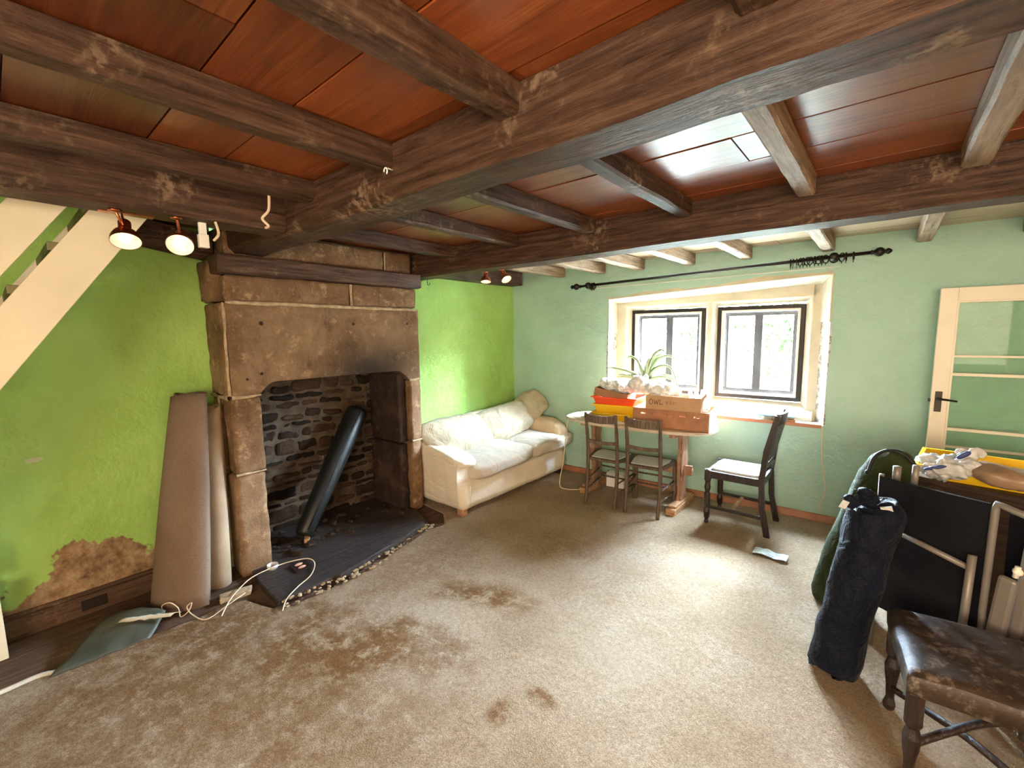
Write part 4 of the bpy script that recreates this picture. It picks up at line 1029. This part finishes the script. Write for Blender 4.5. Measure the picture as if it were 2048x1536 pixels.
# spiky plant behind
ap = thing('potted_aloe', 'spiky long-leaved plant in a pot behind the boxes, in front of the window', 'plant', (-1.78, 4.135, TZ))
m = MB(); m.lathe([(.042, 0), (.052, .13), (.057, .13), (.057, .15), (.05, .15), (.045, .13)], TR((-1.78, 4.135, TZ)), 20); build('pot', m, 'cardboard', ap, smooth=False)
m = MB(); m.lathe([(.012, .12), (.02, .28), (.026, .33), (.01, .38)], TR((-1.78, 4.135, TZ)), 10); build('stem', m, 'leaf', ap, smooth=True)
leaves = [(-.42, -.02, .12, .055), (-.20, .0, .22, .16), (-.32, .02, .03, .03), (.0, .03, .14, .16), (.22, -.04, .28, .22), (.34, .0, .06, .25), (.16, .05, .26, .12), (.40, -.05, .0, .12), (.36, .04, -.02, .16), (.06, -.03, .22, .10), (-.10, .05, .12, .08), (.30, .03, .20, .24), (-.26, -.06, .06, .02)]
for i, (dx, dy, dz, arch) in enumerate(leaves):
    p0 = Vector((-1.78, 4.135, TZ+.34)); dx *= 1.0
    p1 = p0+Vector((dx*.35, dy*.4, dz*.5+arch*.45)); p2 = p0+Vector((dx*.75, dy*.8, dz*.85+arch*.35)); p3 = p0+Vector((dx, dy, dz))
    if i in (5, 8): p3.z -= .16
    ps = smoothpath([p0, p1, p2, p3], 8); vs = []
    for j, p in enumerate(ps):
        t = (ps[min(j+1, len(ps)-1)]-ps[max(j-1, 0)]).normalized(); s_ = t.cross(Vector((0, 1, .3))).normalized()
        wv_ = .019*(1-j/(len(ps)-1))**.7*(.6+.6*min(1, j/5))+.0008; up_ = s_.cross(t).normalized()
        vs += [p-s_*wv_+up_*wv_*.35, p-up_*wv_*.25, p+s_*wv_+up_*wv_*.35, p+up_*wv_*.05]
    m = MB(); n = len(ps); m.add(vs, [(j*4+k, j*4+(k+1) % 4, (j+1)*4+(k+1) % 4, (j+1)*4+k) for j in range(n-1) for k in range(4)])
    build('leaf', m, 'leaf', ap, smooth=True)
# papers and book at the left of the table
m = MB(); m.box((-.09, -.13, 0), (.09, .13, .022), TR((-2.12, 3.79, TZ), 0, 0, .4)); solo('book', m, 'pine_wood', 'small brown book lying on the left end of the table', 'book', bevel=.002)
m = MB(); m.box((-.10, -.14, 0), (.10, .14, .002), TR((-2.26, 3.80, TZ+.0005), 0, 0, -.3)); solo('paper_sheet', m, 'paper', 'white sheet of paper at the left tip of the table', 'paper')
m = MB(); m.box((-.105, -.148, 0), (.105, .148, .003), TR((-1.93, 3.67, TZ+.0005), 0, 0, .9)); solo('paper_sheet', m, 'paper', 'white sheet of paper in front of the yellow trays', 'paper')
m = MB(); m.tube([(-2.15, 3.93, TZ+.035), (-2.02, 3.83, TZ+.045)], .005, 8); m.box((-2.19, 3.9, TZ), (-2.11, 3.97, TZ+.03)); solo('white_gadget', m, 'white_plastic', 'small white plastic gadget behind the book on the table', 'gadget')
m = MB(); m.tube(smoothpath([(-2.30, 3.70, .742), (-2.335, 3.62, .72), (-2.35, 3.60, .55), (-2.37, 3.58, .30), (-2.40, 3.56, .06), (-2.34, 3.60, .012), (-2.22, 3.70, .012), (-2.16, 3.84, .02), (-2.14, 3.98, .09), (-2.10, 4.16, .10)]), .0045, 8)
solo('hanging_cable', m, 'cable_plastic', 'thin pale cable hanging from the left end of the table to the floor', 'cable', smooth=True)
# white box with print on the floor under the table
m = MB(); m.box((-.09, -.05, 0), (.09, .05, .14), TR((-2.0, 4.0, .006), 0, 0, .1)); solo('white_carton', m, 'paper', 'white carton standing on the carpet under the left chair', 'box', bevel=.002)

# ================================================================== ON THE SILL
def wsheet(u, d, z, a, b, h, rz): return MB().box((-a, -b, 0), (a, b, h), TR(W(u, d, z), 0, 0, WA+rz))
SZ = .801
solo('paper_sheet', wsheet(.44, .035, SZ, .10, .045, .002, .1), 'printed_paper', 'pale blue leaflet on the sill below the mullion', 'paper', 'papers on the window sill')
solo('paper_sheet', wsheet(.60, .03, SZ, .09, .045, .003, -.15), 'printed_paper', 'pale blue leaflet on the sill, second from the left', 'paper', 'papers on the window sill')
solo('tape_roll', MB().lathe([(.022, 0), (.04, 0), (.04, .03), (.022, .03)], TR(W(.76, .02, SZ)), 20), 'dirty_glass_thing', 'roll of brown-edged tape on the window sill', 'tape')
solo('blue_folder', wsheet(.83, .03, SZ+.032, .13, .045, .012, .06), 'blue_folder', 'turquoise folder balanced on top of the tape roll on the sill', 'folder', bevel=.002)
solo('small_box', wsheet(.93, .0, SZ, .045, .018, .022, 0), 'dark_cardboard', 'small brown box at the front of the sill behind the dark chair', 'box', bevel=.001)
solo('paper_sheet', wsheet(1.05, .03, SZ, .085, .045, .003, .2), 'printed_paper', 'pale blue leaflet at the right end of the sill', 'paper', 'papers on the window sill')

# ================================================================== CURTAIN POLE
pl = thing('curtain_pole', 'dark curtain pole with ball finials above the window', 'curtain pole', W(.2, -.07, 2.08), WA)
def pz(u): return 2.052+(u+1.14)*.030
m = MB(); m.tube([W(-1.04, -.07, pz(-1.04)), W(1.40, -.07, pz(1.40))], .0125, 12); build('rod', m, 'dark_metal', pl, smooth=True)
FPROF = [(.012, 0), (.02, .004), (.012, .012), (.018, .022), (.030, .036), (.034, .05), (.030, .064), (.018, .076), (.012, .084), (.02, .09), (.022, .10), (.014, .112), (.006, .12)]
for u, s_ in ((-1.02, -1), (1.38, 1)):
    m = MB(); ax = TR(W(u, -.07, pz(u)), 0, s_*PI/2, 0); m.lathe(FPROF, TR(W(u, -.07, pz(u)), 0, 0, WA) @ Matrix.Rotation(s_*PI/2, 4, 'Y'), 14); build('finial', m, 'dark_metal', pl, smooth=True)
for u in (-.93, 1.16):
    m = MB(); m.lathe([(.012, -.03), (.030, -.018), (.034, 0), (.030, .018), (.012, .03)], TR(W(u, -.07, pz(u)), 0, 0, WA) @ Matrix.Rotation(PI/2, 4, 'Y'), 14)
    m.tube([W(u, -.07, pz(u)), W(u, .0, pz(u)-.01)], .011, 8); m.lathe([(.03, 0), (.03, .01), (.02, .014)], TR(W(u, .005, pz(u)-.01), 0, 0, WA) @ Matrix.Rotation(PI/2, 4, 'X'), 14)
    build('bracket', m, 'dark_metal', pl, smooth=True)
for u in [-.89, -.875, -.86, .88, .895, .92, .945, .965, .99, 1.01, 1.04, 1.065, 1.085, 1.11, 1.21, 1.235, 1.28]:
    t_ = random.uniform(-1.0, 1.0); c_ = W(u, -.07, pz(u)-.010); ang = WA+t_
    cpts = [c_+Vector((math.sin(-ang)*0+math.cos(a)*.030*math.sin(ang)*-1, math.cos(a)*.030*math.cos(ang), math.sin(a)*.030)) for a in [k*PI/7 for k in range(15)]]
    m = MB(); m.tube(cpts, .004, 6, cap=False); m.tube([c_+Vector((0, 0, -.030)), c_+Vector((0, 0, -.046))], .003, 5); build('curtain_ring', m, 'dark_metal', pl, smooth=True)
m = MB(); m.tube([W(-.95, -.004, 2.028), W(1.2, -.004, 2.055)], .004, 6); solo('curtain_wire', m, 'white_plastic', 'thin white wire running along the wall just under the curtain pole', 'wire')
m = MB(); m.tube(smoothpath([W(U1-.01, -.008, .79), W(U1, -.02, .70), W(U1+.01, -.018, .5), W(U1+.03, -.02, .38), W(U1+.045, -.02, .25), W(U1+.02, -.02, .15), W(U1+.01, -.03, .075)], 8), .0045, 8)
solo('wall_cable', m, 'cable_plastic', 'cream cable running down the green wall from the right end of the sill', 'cable', smooth=True)

# ================================================================== SPOTLIGHTS
def spotlight(label, hang, shade_c, aim, sc_=1.0, group='copper spotlights', plate=True):
    hang = Vector(hang); c_ = Vector(shade_c); aim = Vector(aim).normalized()
    r = thing('spotlight', label, 'spotlight', hang, 0, group)
    m = MB(); m.lathe([(.004, 0), (.022, -.002), (.022, -.008), (.006, -.012)], TR(hang), 14); top_ = c_-aim*.075*sc_
    m.tube([hang, hang.lerp(top_, .6)+Vector((0, 0, -.004)), top_], .005, 8); build('arm', m, 'copper', r, smooth=True)
    z_ = -aim; x_ = z_.cross(Vector((.3, 1, .1))).normalized(); y_ = z_.cross(x_)
    T = Matrix((x_, y_, z_)).transposed().to_4x4(); T.translation = c_
    s_ = sc_
    m = MB(); m.lathe([(.052*s_, 0), (.053*s_, .004), (.050*s_, .022*s_), (.040*s_, .042*s_), (.026*s_, .056*s_), (.022*s_, .064*s_), (.022*s_, .10*s_), (.018*s_, .106*s_), (.004, .108*s_)], T, 28)
    m.f = m.f[:-2]+[m.f[-1]]
    sh = build('shade', m, 'copper', r, smooth=True)
    m = MB(); m.lathe([(.051*s_, .001), (.0485*s_, .020*s_), (.038*s_, .040*s_), (.020*s_, .052*s_)], T, 28); m.f = m.f[:-2]+[m.f[-1]]
    build('shade_lining', m, 'white_enamel', sh, smooth=True, label='white enamel inside of the shade')
    m = MB(); m.lathe([(.006, .055*s_), (.012*s_, .045*s_), (.024*s_, .022*s_), (.022*s_, .012*s_), (.010*s_, .006*s_)], T, 16); build('bulb', m, 'lamp_bulb', r, smooth=True)
    m = MB(); a0 = T @ Vector((-.034*s_, 0, .06*s_)); a1 = T @ Vector((-.036*s_, 0, .115*s_)); a2 = T @ Vector((.036*s_, 0, .115*s_)); a3 = T @ Vector((.034*s_, 0, .06*s_))
    m.tube([T @ Vector((-.024*s_, 0, .06*s_)), a0, a1, a2, a3, T @ Vector((.024*s_, 0, .06*s_))], .0028, 6); build('yoke', m, 'copper', r, smooth=True)
    return r
spotlight('copper spotlight hanging in front of the white stair board', (-2.43, .385, 2.10), (-2.43, .41, 1.975), (.50, -.1, -.86))
spotlight('copper spotlight by the green wall left of the fireplace', (-2.40, .585, 2.10), (-2.43, .595, 1.985), (.72, -.25, -.65))
spotlight('small copper spotlight near the corner above the sofa, the left of the pair', (-2.52, 2.66, 2.075), (-2.54, 2.69, 1.995), (.15, -.2, -.97), .8)
spotlight('small copper spotlight near the corner above the sofa, the right of the pair', (-2.34, 2.66, 2.075), (-2.315, 2.69, 1.995), (.45, -.1, -.6), .8)
m = MB(); m.box((-2.50, .34, 2.094), (-2.46, .52, 2.100)); solo('mounting_strip', m, 'copper', 'thin copper strip under the trimmer above the left spotlight', 'strip')
m = MB(); m.box((-2.44, .665, 1.985), (-2.41, .705, 2.045)); m.box((-2.435, .67, 2.045), (-2.415, .70, 2.10)); solo('junction_box', m, 'white_plastic', 'small white junction box on the timber right of the spotlights', 'junction box', bevel=.003)
m = MB(); m.tube(smoothpath([(-2.36, .72, 2.095), (-2.35, .725, 2.06), (-2.37, .73, 2.04), (-2.40, .72, 2.02)]), .006, 8); solo('cable_end', m, 'cable_plastic', 'short grey cable end beside the white junction box', 'cable', smooth=True)
m = MB(); m.tube(smoothpath([(-2.11, .86, 2.20), (-2.15, .87, 2.14), (-2.20, .86, 2.11), (-2.19, .88, 2.08), (-2.22, .88, 2.075)]), .006, 8); solo('cable_end', m, 'cable_plastic', 'curly pale cable end on the main beam right of the junction box', 'cable', smooth=True)
def hook(loc, label):
    loc = Vector(loc); m = MB(); m.tube([loc+Vector((0, 0, .03)), loc]+[loc+Vector((0, .014-.014*math.cos(a), -.016*math.sin(a))) for a in [k*PI/6 for k in range(1, 8)]], .003, 6)
    solo('cup_hook', m, 'dark_metal', label, 'hook', 'cup hooks under the second beam', smooth=True)
hook((-3.30, 2.70, 2.045), 'small metal cup hook beside the fireplace mantel'); hook((-2.80, 2.70, 2.045), 'small metal cup hook left of the small copper spotlights')
m = MB(); c_ = Vector((-1.42, 1.0, 2.165)); m.tube([c_+Vector((.010*math.cos(a), -.012, .012*math.sin(a))) for a in [k*PI/6-1.0 for k in range(9)]], .003, 6); m.tube([c_+Vector((0, .02, .012)), c_+Vector((0, -.012, .012))], .003, 6)
solo('cup_hook', m, 'white_plastic', 'white cup hook screwed into the side of the main beam', 'hook', smooth=True)

# ================================================================== FLOOR ODDS
m = MB(); m.tube(smoothpath([(-2.76, .70, .012), (-2.84, .76, .03), (-2.93, .84, .035), (-3.00, .95, .045), (-3.02, 1.10, .045), (-2.99, 1.20, .05), (-2.94, 1.28, .05), (-2.85, 1.28, .045), (-2.74, 1.20, .038), (-2.67, 1.08, .036), (-2.60, .99, .034), (-2.54, .94, .012)], 8), .0035, 8)
solo('loose_cable', m, 'cable_plastic', 'thin cream cable looping over the front of the hearth slab', 'cable', smooth=True)
m = MB(); m.tube(smoothpath([(-3.02, .50, .01), (-3.04, .49, .06), (-3.00, .52, .085), (-2.97, .55, .05), (-2.93, .55, .015), (-2.89, .58, .05), (-2.90, .60, .085), (-2.92, .58, .06), (-2.90, .60, .012), (-2.80, .64, .008), (-2.83, .76, .025), (-2.87, .86, .03)], 8), .003, 8)
solo('loose_cable', m, 'cable_plastic', 'thin frayed cable curling at the foot of the carpet rolls', 'cable', smooth=True)
sk = thing('back_box', 'dark open socket box with two pinkish terminals on the hearth slab', 'socket', (-2.91, 1.21, .028))
m = MB(); m.prism([(-.06, -.05), (.06, -.05), (.06, .05), (-.06, .05)], lambda p, t: Vector((p[0], p[1], .0 if not t else .010))); build('plate', m, 'black_paint', sk, world=False)
for dx in (-.024, .026):
    m = MB(); m.lathe([(.022, 0), (.024, .004), (.016, .008), (.001, .008)], TR((dx, .0, .010)) @ Matrix.Diagonal((.55, 1.1, 1, 1)), 14); build('terminal', m, 'socket_pink', sk, world=False)
m = MB(); m.lathe([(.030, 0), (.036, .02), (.034, .03), (.031, .03), (.032, .02), (.001, .005)], TR((-3.04, 1.085, .028)), 18)
solo('glass_dish', m, 'clear_bag_plastic', 'small clear dish on the hearth at the foot of the left jamb', 'dish', smooth=True)
m = MB(); m.grid(lambda u, v: Vector((-.62+.21*u, 3.34+.10*v-.02*u, .012+.012*abs(math.sin(u*5))+.006*noise.noise(Vector((u*6, v*6, 2))))), 14, 8)
o = solo('crumpled_paper', m, 'printed_paper', 'crumpled white paper lying alone on the carpet in front of the dark chair', 'paper'); so = o.modifiers.new('s', 'SOLIDIFY'); so.thickness = .002

# ================================================================== BAGS AND FOLDED CHAIRS ON THE RIGHT
def bag(mbr, path, rad, wr=.012, ws=9, seed=0, n=26, flat=1.0, steps=8):
    ps = smoothpath(path, steps); m_ = len(ps); k_ = (m_-1)/(len(rad)-1); vs = []
    for i, p in enumerate(ps):
        t = (ps[min(i+1, m_-1)]-ps[max(i-1, 0)]).normalized(); a = t.cross(Vector((0, 1, 0))).normalized(); b = t.cross(a).normalized()
        q = i/k_; j = min(int(q), len(rad)-2); r = rad[j]+(rad[j+1]-rad[j])*(q-j)
        for s_ in range(n):
            th = 2*PI*s_/n; d_ = a*math.cos(th)+b*math.sin(th)*flat; w_ = p+d_*r
            nn = noise.noise(Vector((w_.x*ws*1.4, w_.y*ws*1.4, w_.z*ws*.7+seed)))+.5*noise.noise(w_*ws*2.2)
            vs.append(w_+d_*nn*wr)
    fs = [(i*n+j, i*n+(j+1) % n, (i+1)*n+(j+1) % n, (i+1)*n+j) for i in range(m_-1) for j in range(n)]
    fs += [tuple(reversed(range(n))), tuple(range((m_-1)*n, m_*n))]
    mbr.add(vs, fs)
nb = thing('navy_bag', 'long navy blue fabric bag standing up and leaning on the folded recliners', 'bag', (-.09, 2.36, 0))
m = MB(); bag(m, [(-.085, 2.37, .012), (-.08, 2.38, .05), (-.045, 2.42, .35), (-.005, 2.46, .62), (.015, 2.48, .76), (.01, 2.48, .80)], [.085, .098, .092, .10, .105, .07], .016, 8, 3); build('bag_body', m, 'navy_cloth', nb, smooth=True)
for i, (p, q, s_) in enumerate((((-.05, 2.44, .79), (-.09, 2.42, .83), .03), ((.0, 2.47, .80), (-.03, 2.45, .87), .035), ((.05, 2.47, .79), (.06, 2.45, .82), .03))):
    m = MB(); bag(m, [p, Vector(p).lerp(Vector(q), .5), q], [s_, s_*.9, s_*.5], .012, 18, i, 14, .7, 5); build('bag_flap', m, 'navy_cloth', nb, smooth=True)
m = MB(); m.box((-.012, -.003, -.02), (.012, .003, .02), TR((-.09, 2.385, .80), .3, .3, .3)); m.box((-.02, -.003, -.016), (.02, .003, .016), TR((.055, 2.42, .80), .3, -.3, .1)); build('printed_label', m, 'seat_cloth', nb, label='pale printed label on the bag mouth')
gb = thing('green_bag', 'long olive green bag leaning behind the navy bag, its drawcord mouth at the top', 'bag', (-.12, 3.02, 0))
m = MB(); bag(m, [(-.12, 3.02, .012), (-.115, 3.02, .04), (-.04, 3.02, .4), (.03, 3.01, .7), (.08, 2.96, .87), (.10, 2.92, .93)], [.10, .125, .13, .12, .10, .05], .012, 7, 11, 24, .8); build('bag_body', m, 'olive_cloth', gb, smooth=True)
m = MB(); m.tube(smoothpath([(-.02, 2.87, .84), (.0, 2.88, .92), (.05, 2.87, .965), (.11, 2.86, .955), (.15, 2.86, .91)]), .008, 8); m.blob((.010, .010, .012), TR((-.025, 2.86, .84)), e=2, n=4); build('drawcord', m, 'black_cord', gb, smooth=True)
# chest behind with the yellow tray
ch = thing('wooden_chest', 'dark brown wooden chest behind the folded recliners', 'chest', (.62, 3.24, 0), -.33)
m = MB(); m.box((-.43, -.26, .0), (.50, .26, .77)); build('chest_body', m, 'chest_wood', ch, world=False, bevel=.006)
m = MB(); m.box((-.45, -.28, .77), (.52, .28, .80)); build('chest_lid', m, 'chest_wood', ch, world=False, bevel=.005)
m = MB(); mm = tray_mb(.55, 3.22, .802, .70, .42, .075, -.12, fl=.018); solo('plastic_tray', mm, 'yellow_plastic', 'wide yellow plastic tray holding bags on the dark chest', 'tray', bevel=.002)
wb_ = thing('carrier_bag', 'knotted white and blue plastic carrier bag in the yellow tray on the chest', 'bag', (.30, 3.10, .81))
m = MB(); m.blob((.11, .09, .05), TR((.285, 3.08, .875), 0, -.1, .2), e=2.4, n=26, wr=.034, ws=22, seed=31); build('bag_body', m, 'clear_bag_plastic', wb_, smooth=True)
for i, (dx, dz) in enumerate(((-.02, .07), (.05, .075))):
    m = MB(); bag(m, [(.345, 3.06, .89), (.345+dx*.6, 3.07, .90+dz*.8), (.345+dx*1.3, 3.09, .90+dz*.6)], [.018, .026, .014], .008, 22, i, 12, .4, 5); build('bag_handle', m, 'clear_bag_plastic', wb_, smooth=True)
m = MB(); m.blob((.045, .012, .009), TR((.235, 3.0, .878), 0, -.35, .1), e=2.5, n=6); build('blue_print', m, 'navy_print', wb_, smooth=True, label='dark blue printed stripe on the carrier bag')
m = MB(); m.blob((.03, .008, .012), TR((.335, 3.04, .95), 0, -.7, .1), e=2.5, n=6); build('blue_print', m, 'navy_print', wb_, smooth=True, label='dark blue printed stripe on the carrier bag')
m = MB(); m.blob((.13, .10, .048), TR((.49, 3.04, .868), 0, .08, -.1), e=2.5, n=20, wr=.014, ws=12, seed=41); solo('brown_paper_bag', m, 'brown_bag', 'squashed brown bag beside the carrier bag in the yellow tray', 'bag', smooth=True)

# folded recliners: local x along the panel, local z up the panel, leaning back
def P3(o, xa, za, a, b, c_=0):
    y_ = za.cross(xa).normalized(); return o+xa*a+za*b+y_*c_
O1 = Vector((.045, 2.655, .02)); XA = (Vector((.37, 2.47, 0))-Vector((.039, 2.665, 0))).normalized(); ZA = Vector((.035, .0, .88)).normalized(); ZA = Vector((-.02, -.05, .88)).normalized()
OB = Vector((.062, 2.70, .0))
def Q(a, b, c_=0): return P3(OB, XA, ZA, a, b, c_)
yv = ZA.cross(XA).normalized()
sg = -1 if yv.y > 0 else 1      # towards camera
def QF(a, b, c_=0): return OB+XA*a+ZA*b+yv*(sg*c_)
rc = thing('folding_recliner', 'folded garden recliner with black mesh cloth and grey tube frame, behind the navy bag', 'garden chair', OB, 0, 'folded garden recliners')
m = MB(); m.hexa([QF(-.005, .25, .012), QF(.365, .22, .012), QF(.365, .22, .026), QF(-.005, .25, .026), QF(-.005, .885, .012), QF(.375, .90, .012), QF(.375, .90, .026), QF(-.005, .885, .026)])
g_ = MB(); g_.grid(lambda u, v: QF(-.005+.38*u, .24+.655*v, .028+.006*math.sin(v*22)*math.exp(-((u-.3)/.16)**2)), 24, 60)
build('mesh_panel', m, 'black_mesh_cloth', rc); build('mesh_cloth', g_, 'black_mesh_cloth', rc, smooth=True)
m = MB(); m.tube([QF(-.022, .0, .0), QF(-.018, .5, .0), QF(-.012, .895, .0)], .011, 10); m.tube([QF(.03, .86, -.03), QF(.032, .94, -.03)], .016, 10); m.tube([QF(.10, .86, -.03), QF(.104, .965, -.03)], .013, 10)
build('back_tube', m, 'frame_tube_paint', rc, smooth=True)
m = MB(); m.tube([QF(.40, .0, .03), QF(.385, .45, .03), QF(.395, .885, .03), QF(.40, .91, .03), QF(.42, .905, .03), QF(.62, .86, .03)], .0125, 10); build('side_tube', m, 'frame_tube_paint', rc, smooth=True)
m = MB(); m.tube([QF(.06, .665, .045), QF(.335, .62, .045)], .0125, 10); build('cross_tube', m, 'frame_tube_paint', rc, smooth=True)
m = MB(); m.tube([QF(.325, .0, .05), QF(.340, .4, .05), QF(.350, .68, .05)], .0145, 10); build('leg_tube', m, 'frame_tube_paint', rc, smooth=True)
r2_ = thing('folding_recliner', 'folded garden recliner with wide grey armrests at the right edge', 'garden chair', QF(.5, 0, -.05), 0, 'folded garden recliners')
def slat(m, p, q, wd, th, c_):
    d_ = (Vector((q[0]-p[0], 0, q[1]-p[1]))).normalized(); n_ = (-d_.z*wd/2, d_.x*wd/2)
    k = [(p[0]-n_[0], p[1]-n_[1]), (p[0]+n_[0], p[1]+n_[1]), (q[0]+n_[0], q[1]+n_[1]), (q[0]-n_[0], q[1]-n_[1])]
    m.prism(k, lambda pt, t: QF(pt[0], pt[1], c_+t*th))
m = MB(); slat(m, (.40, .0), (.455, .64), .055, .028, .03); build('armrest', m, 'frame_tube_paint', r2_, bevel=.012)
m = MB(); slat(m, (.45, .0), (.50, .86), .045, .03, -.01); build('armrest', m, 'frame_tube_paint', r2_, bevel=.012)
m = MB(); slat(m, (.60, .0), (.62, .84), .15, .04, .0); build('padded_panel', m, 'grey_canvas', r2_, bevel=.014)
m = MB(); m.tube([QF(.53, .0, .03), QF(.545, .42, .03), QF(.555, .80, .03)], .012, 10); build('side_tube', m, 'frame_tube_paint', r2_, smooth=True)
m = MB(); m.tube([QF(.475, .655, .055), QF(.480, .70, .055)], .009, 8); m.lathe([(.014, 0), (.014, .012), (.008, .016)], TR(QF(.477, .68, .05), PI/2, 0, 0), 12); build('hinge', m, 'white_enamel', r2_, smooth=True)
m = MB(); m.hexa([QF(.40, .10, -.08), QF(.7, .10, -.08), QF(.7, .10, -.06), QF(.40, .10, -.06), QF(.40, .85, -.08), QF(.7, .84, -.08), QF(.7, .84, -.06), QF(.40, .85, -.06)]); build('mesh_panel', m, 'black_mesh_cloth', r2_)

# ================================================================== WORN STOOL
ws_ = thing('upholstered_stool', 'old dark stool with cracked brown leather seat and turned legs, at the lower right', 'stool', (.34, 2.10, 0), 0)
c0, c1, c2, c3 = Vector((.135, 1.865, 0)), Vector((.56, 1.90, 0)), Vector((.53, 2.32, 0)), (Vector((.085, 2.29, 0)))
m = MB()
def seat_top(u, v):
    p = c0.lerp(c1, u).lerp(c3.lerp(c2, u), v); e = (1-abs(2*u-1)**8)*(1-abs(2*v-1)**8)
    p.z = .435+.022*e**.5+.006*noise.noise(p*12); return p
m.grid(seat_top, 26, 26)
ed = [seat_top(i/26, 0) for i in range(27)]+[seat_top(1, i/26) for i in range(1, 27)]+[seat_top(1-i/26, 1) for i in range(1, 27)]+[seat_top(0, 1-i/26) for i in range(1, 26)]
n = len(ed); cc = (c0+c1+c2+c3)/4
vs = []
for p in ed:
    o_ = (p-cc); o_.z = 0; o_.normalize()
    vs += [p, Vector((p.x+o_.x*.006, p.y+o_.y*.006, .425)), Vector((p.x+o_.x*.003, p.y+o_.y*.003, .365)), Vector((p.x-o_.x*.02, p.y-o_.y*.02, .36))]
m.add(vs, [(i*4+j, ((i+1) % n)*4+j, ((i+1) % n)*4+j+1, i*4+j+1) for i in range(n) for j in range(3)])
build('seat', m, 'worn_leather', ws_, smooth=True)
SL = [(.010, 0), (.019, .012), (.021, .03), (.014, .06), (.016, .11), (.023, .16), (.026, .20), (.018, .235), (.025, .25), (.025, .36)]
lp = []
for p in (c0, c1, c2, c3):
    o_ = (cc-p).normalized()*.035; q = p+o_; lp.append(q)
    m = MB(); m.lathe(SL, TR((q.x, q.y, 0)), 16); m.box((q.x-.022, q.y-.022, .27), (q.x+.022, q.y+.022, .37)); build('leg', m, 'dark_chair_wood', ws_, smooth=False)
zc = .10
for a, b in ((0, 2), (1, 3)):
    p, q = lp[a].copy(), lp[b].copy(); p.z = q.z = zc+.07*(a == 0); 
    m = MB(); m.tube(smoothpath([p, p.lerp(q, .3)+Vector((0, 0, .02)), p.lerp(q, .5)+Vector((0, 0, .03)), p.lerp(q, .7)+Vector((0, 0, .02)), q]), .013, 8); build('stretcher', m, 'dark_chair_wood', ws_, smooth=True)

# ================================================================== OUTSIDE THE WINDOW
m = MB(); m.box((-30, 4.8, -.25), (25, 45, -.2)); struct('garden_ground', m, 'garden_ground')
def bush(name, label, loc, size, cnt, seed, leaf=.10, trunk=True, cat='tree'):
    rnd = random.Random(seed); m = MB(); L = Vector(loc)
    r = thing(name, label, cat, L, 0, 'shrubs and trees in the garden')
    for i in range(cnt):
        while True:
            p = Vector((rnd.uniform(-1, 1), rnd.uniform(-1, 1), rnd.uniform(-1, 1)))
            if .35 < p.length < 1: break
        p = Vector((p.x*size[0], p.y*size[1], p.z*size[2]))+Vector((0, 0, size[2]*1.0))
        if noise.noise(p*1.6+Vector((seed, 0, 0))) < -.12: continue
        q = Euler((rnd.uniform(-1, 1), rnd.uniform(-1, 1), rnd.uniform(0, 6))).to_matrix(); l = leaf*rnd.uniform(.6, 1.3)
        c_ = L+p
        m.add([c_+q @ Vector((-l, 0, 0)), c_+q @ Vector((0, -l*.4, 0)), c_+q @ Vector((l, 0, 0)), c_+q @ Vector((0, l*.4, 0))], [(0, 1, 2, 3)])
    build('foliage', m, 'garden_leaf', r)
    if trunk:
        m = MB(); m.tube([L, L+Vector((.1, 0, size[2]*.7)), L+Vector((0, .1, size[2]*1.3))], [.10, .07, .03], 8); build('trunk', m, 'trunk_bark', r, smooth=True)
bush('garden_tree', 'leafy tree beyond the right casement', (-.9, 11.5, -.2), (1.7, 1.2, 2.0), 5200, 1)
bush('garden_tree', 'slender tree beyond the right half of the left casement', (-3.9, 12.5, -.2), (1.0, .8, 2.4), 2600, 2)
bush('garden_shrub', 'low shrub beyond the bottom of the right casement', (-1.3, 8.2, -.2), (1.4, .7, .55), 2400, 3, .07, False, 'shrub')
bush('garden_shrub', 'low shrub beyond the bottom of the left casement', (-3.6, 8.6, -.2), (.9, .6, .6), 1400, 4, .07, False, 'shrub')
tp = thing('cane_tripod', 'wigwam of pale garden canes outside the right casement', 'plant support', (-.95, 7.3, -.2))
for i, (dx, dy) in enumerate(((-.2, 0), (.12, .15), (.22, -.1), (0, -.2))):
    m = MB(); m.tube([(-.95+dx, 7.3+dy, -.2), (-.95-dx*.1, 7.3-dy*.1, 1.75)], .012, 6); build('cane', m, 'cane', tp)
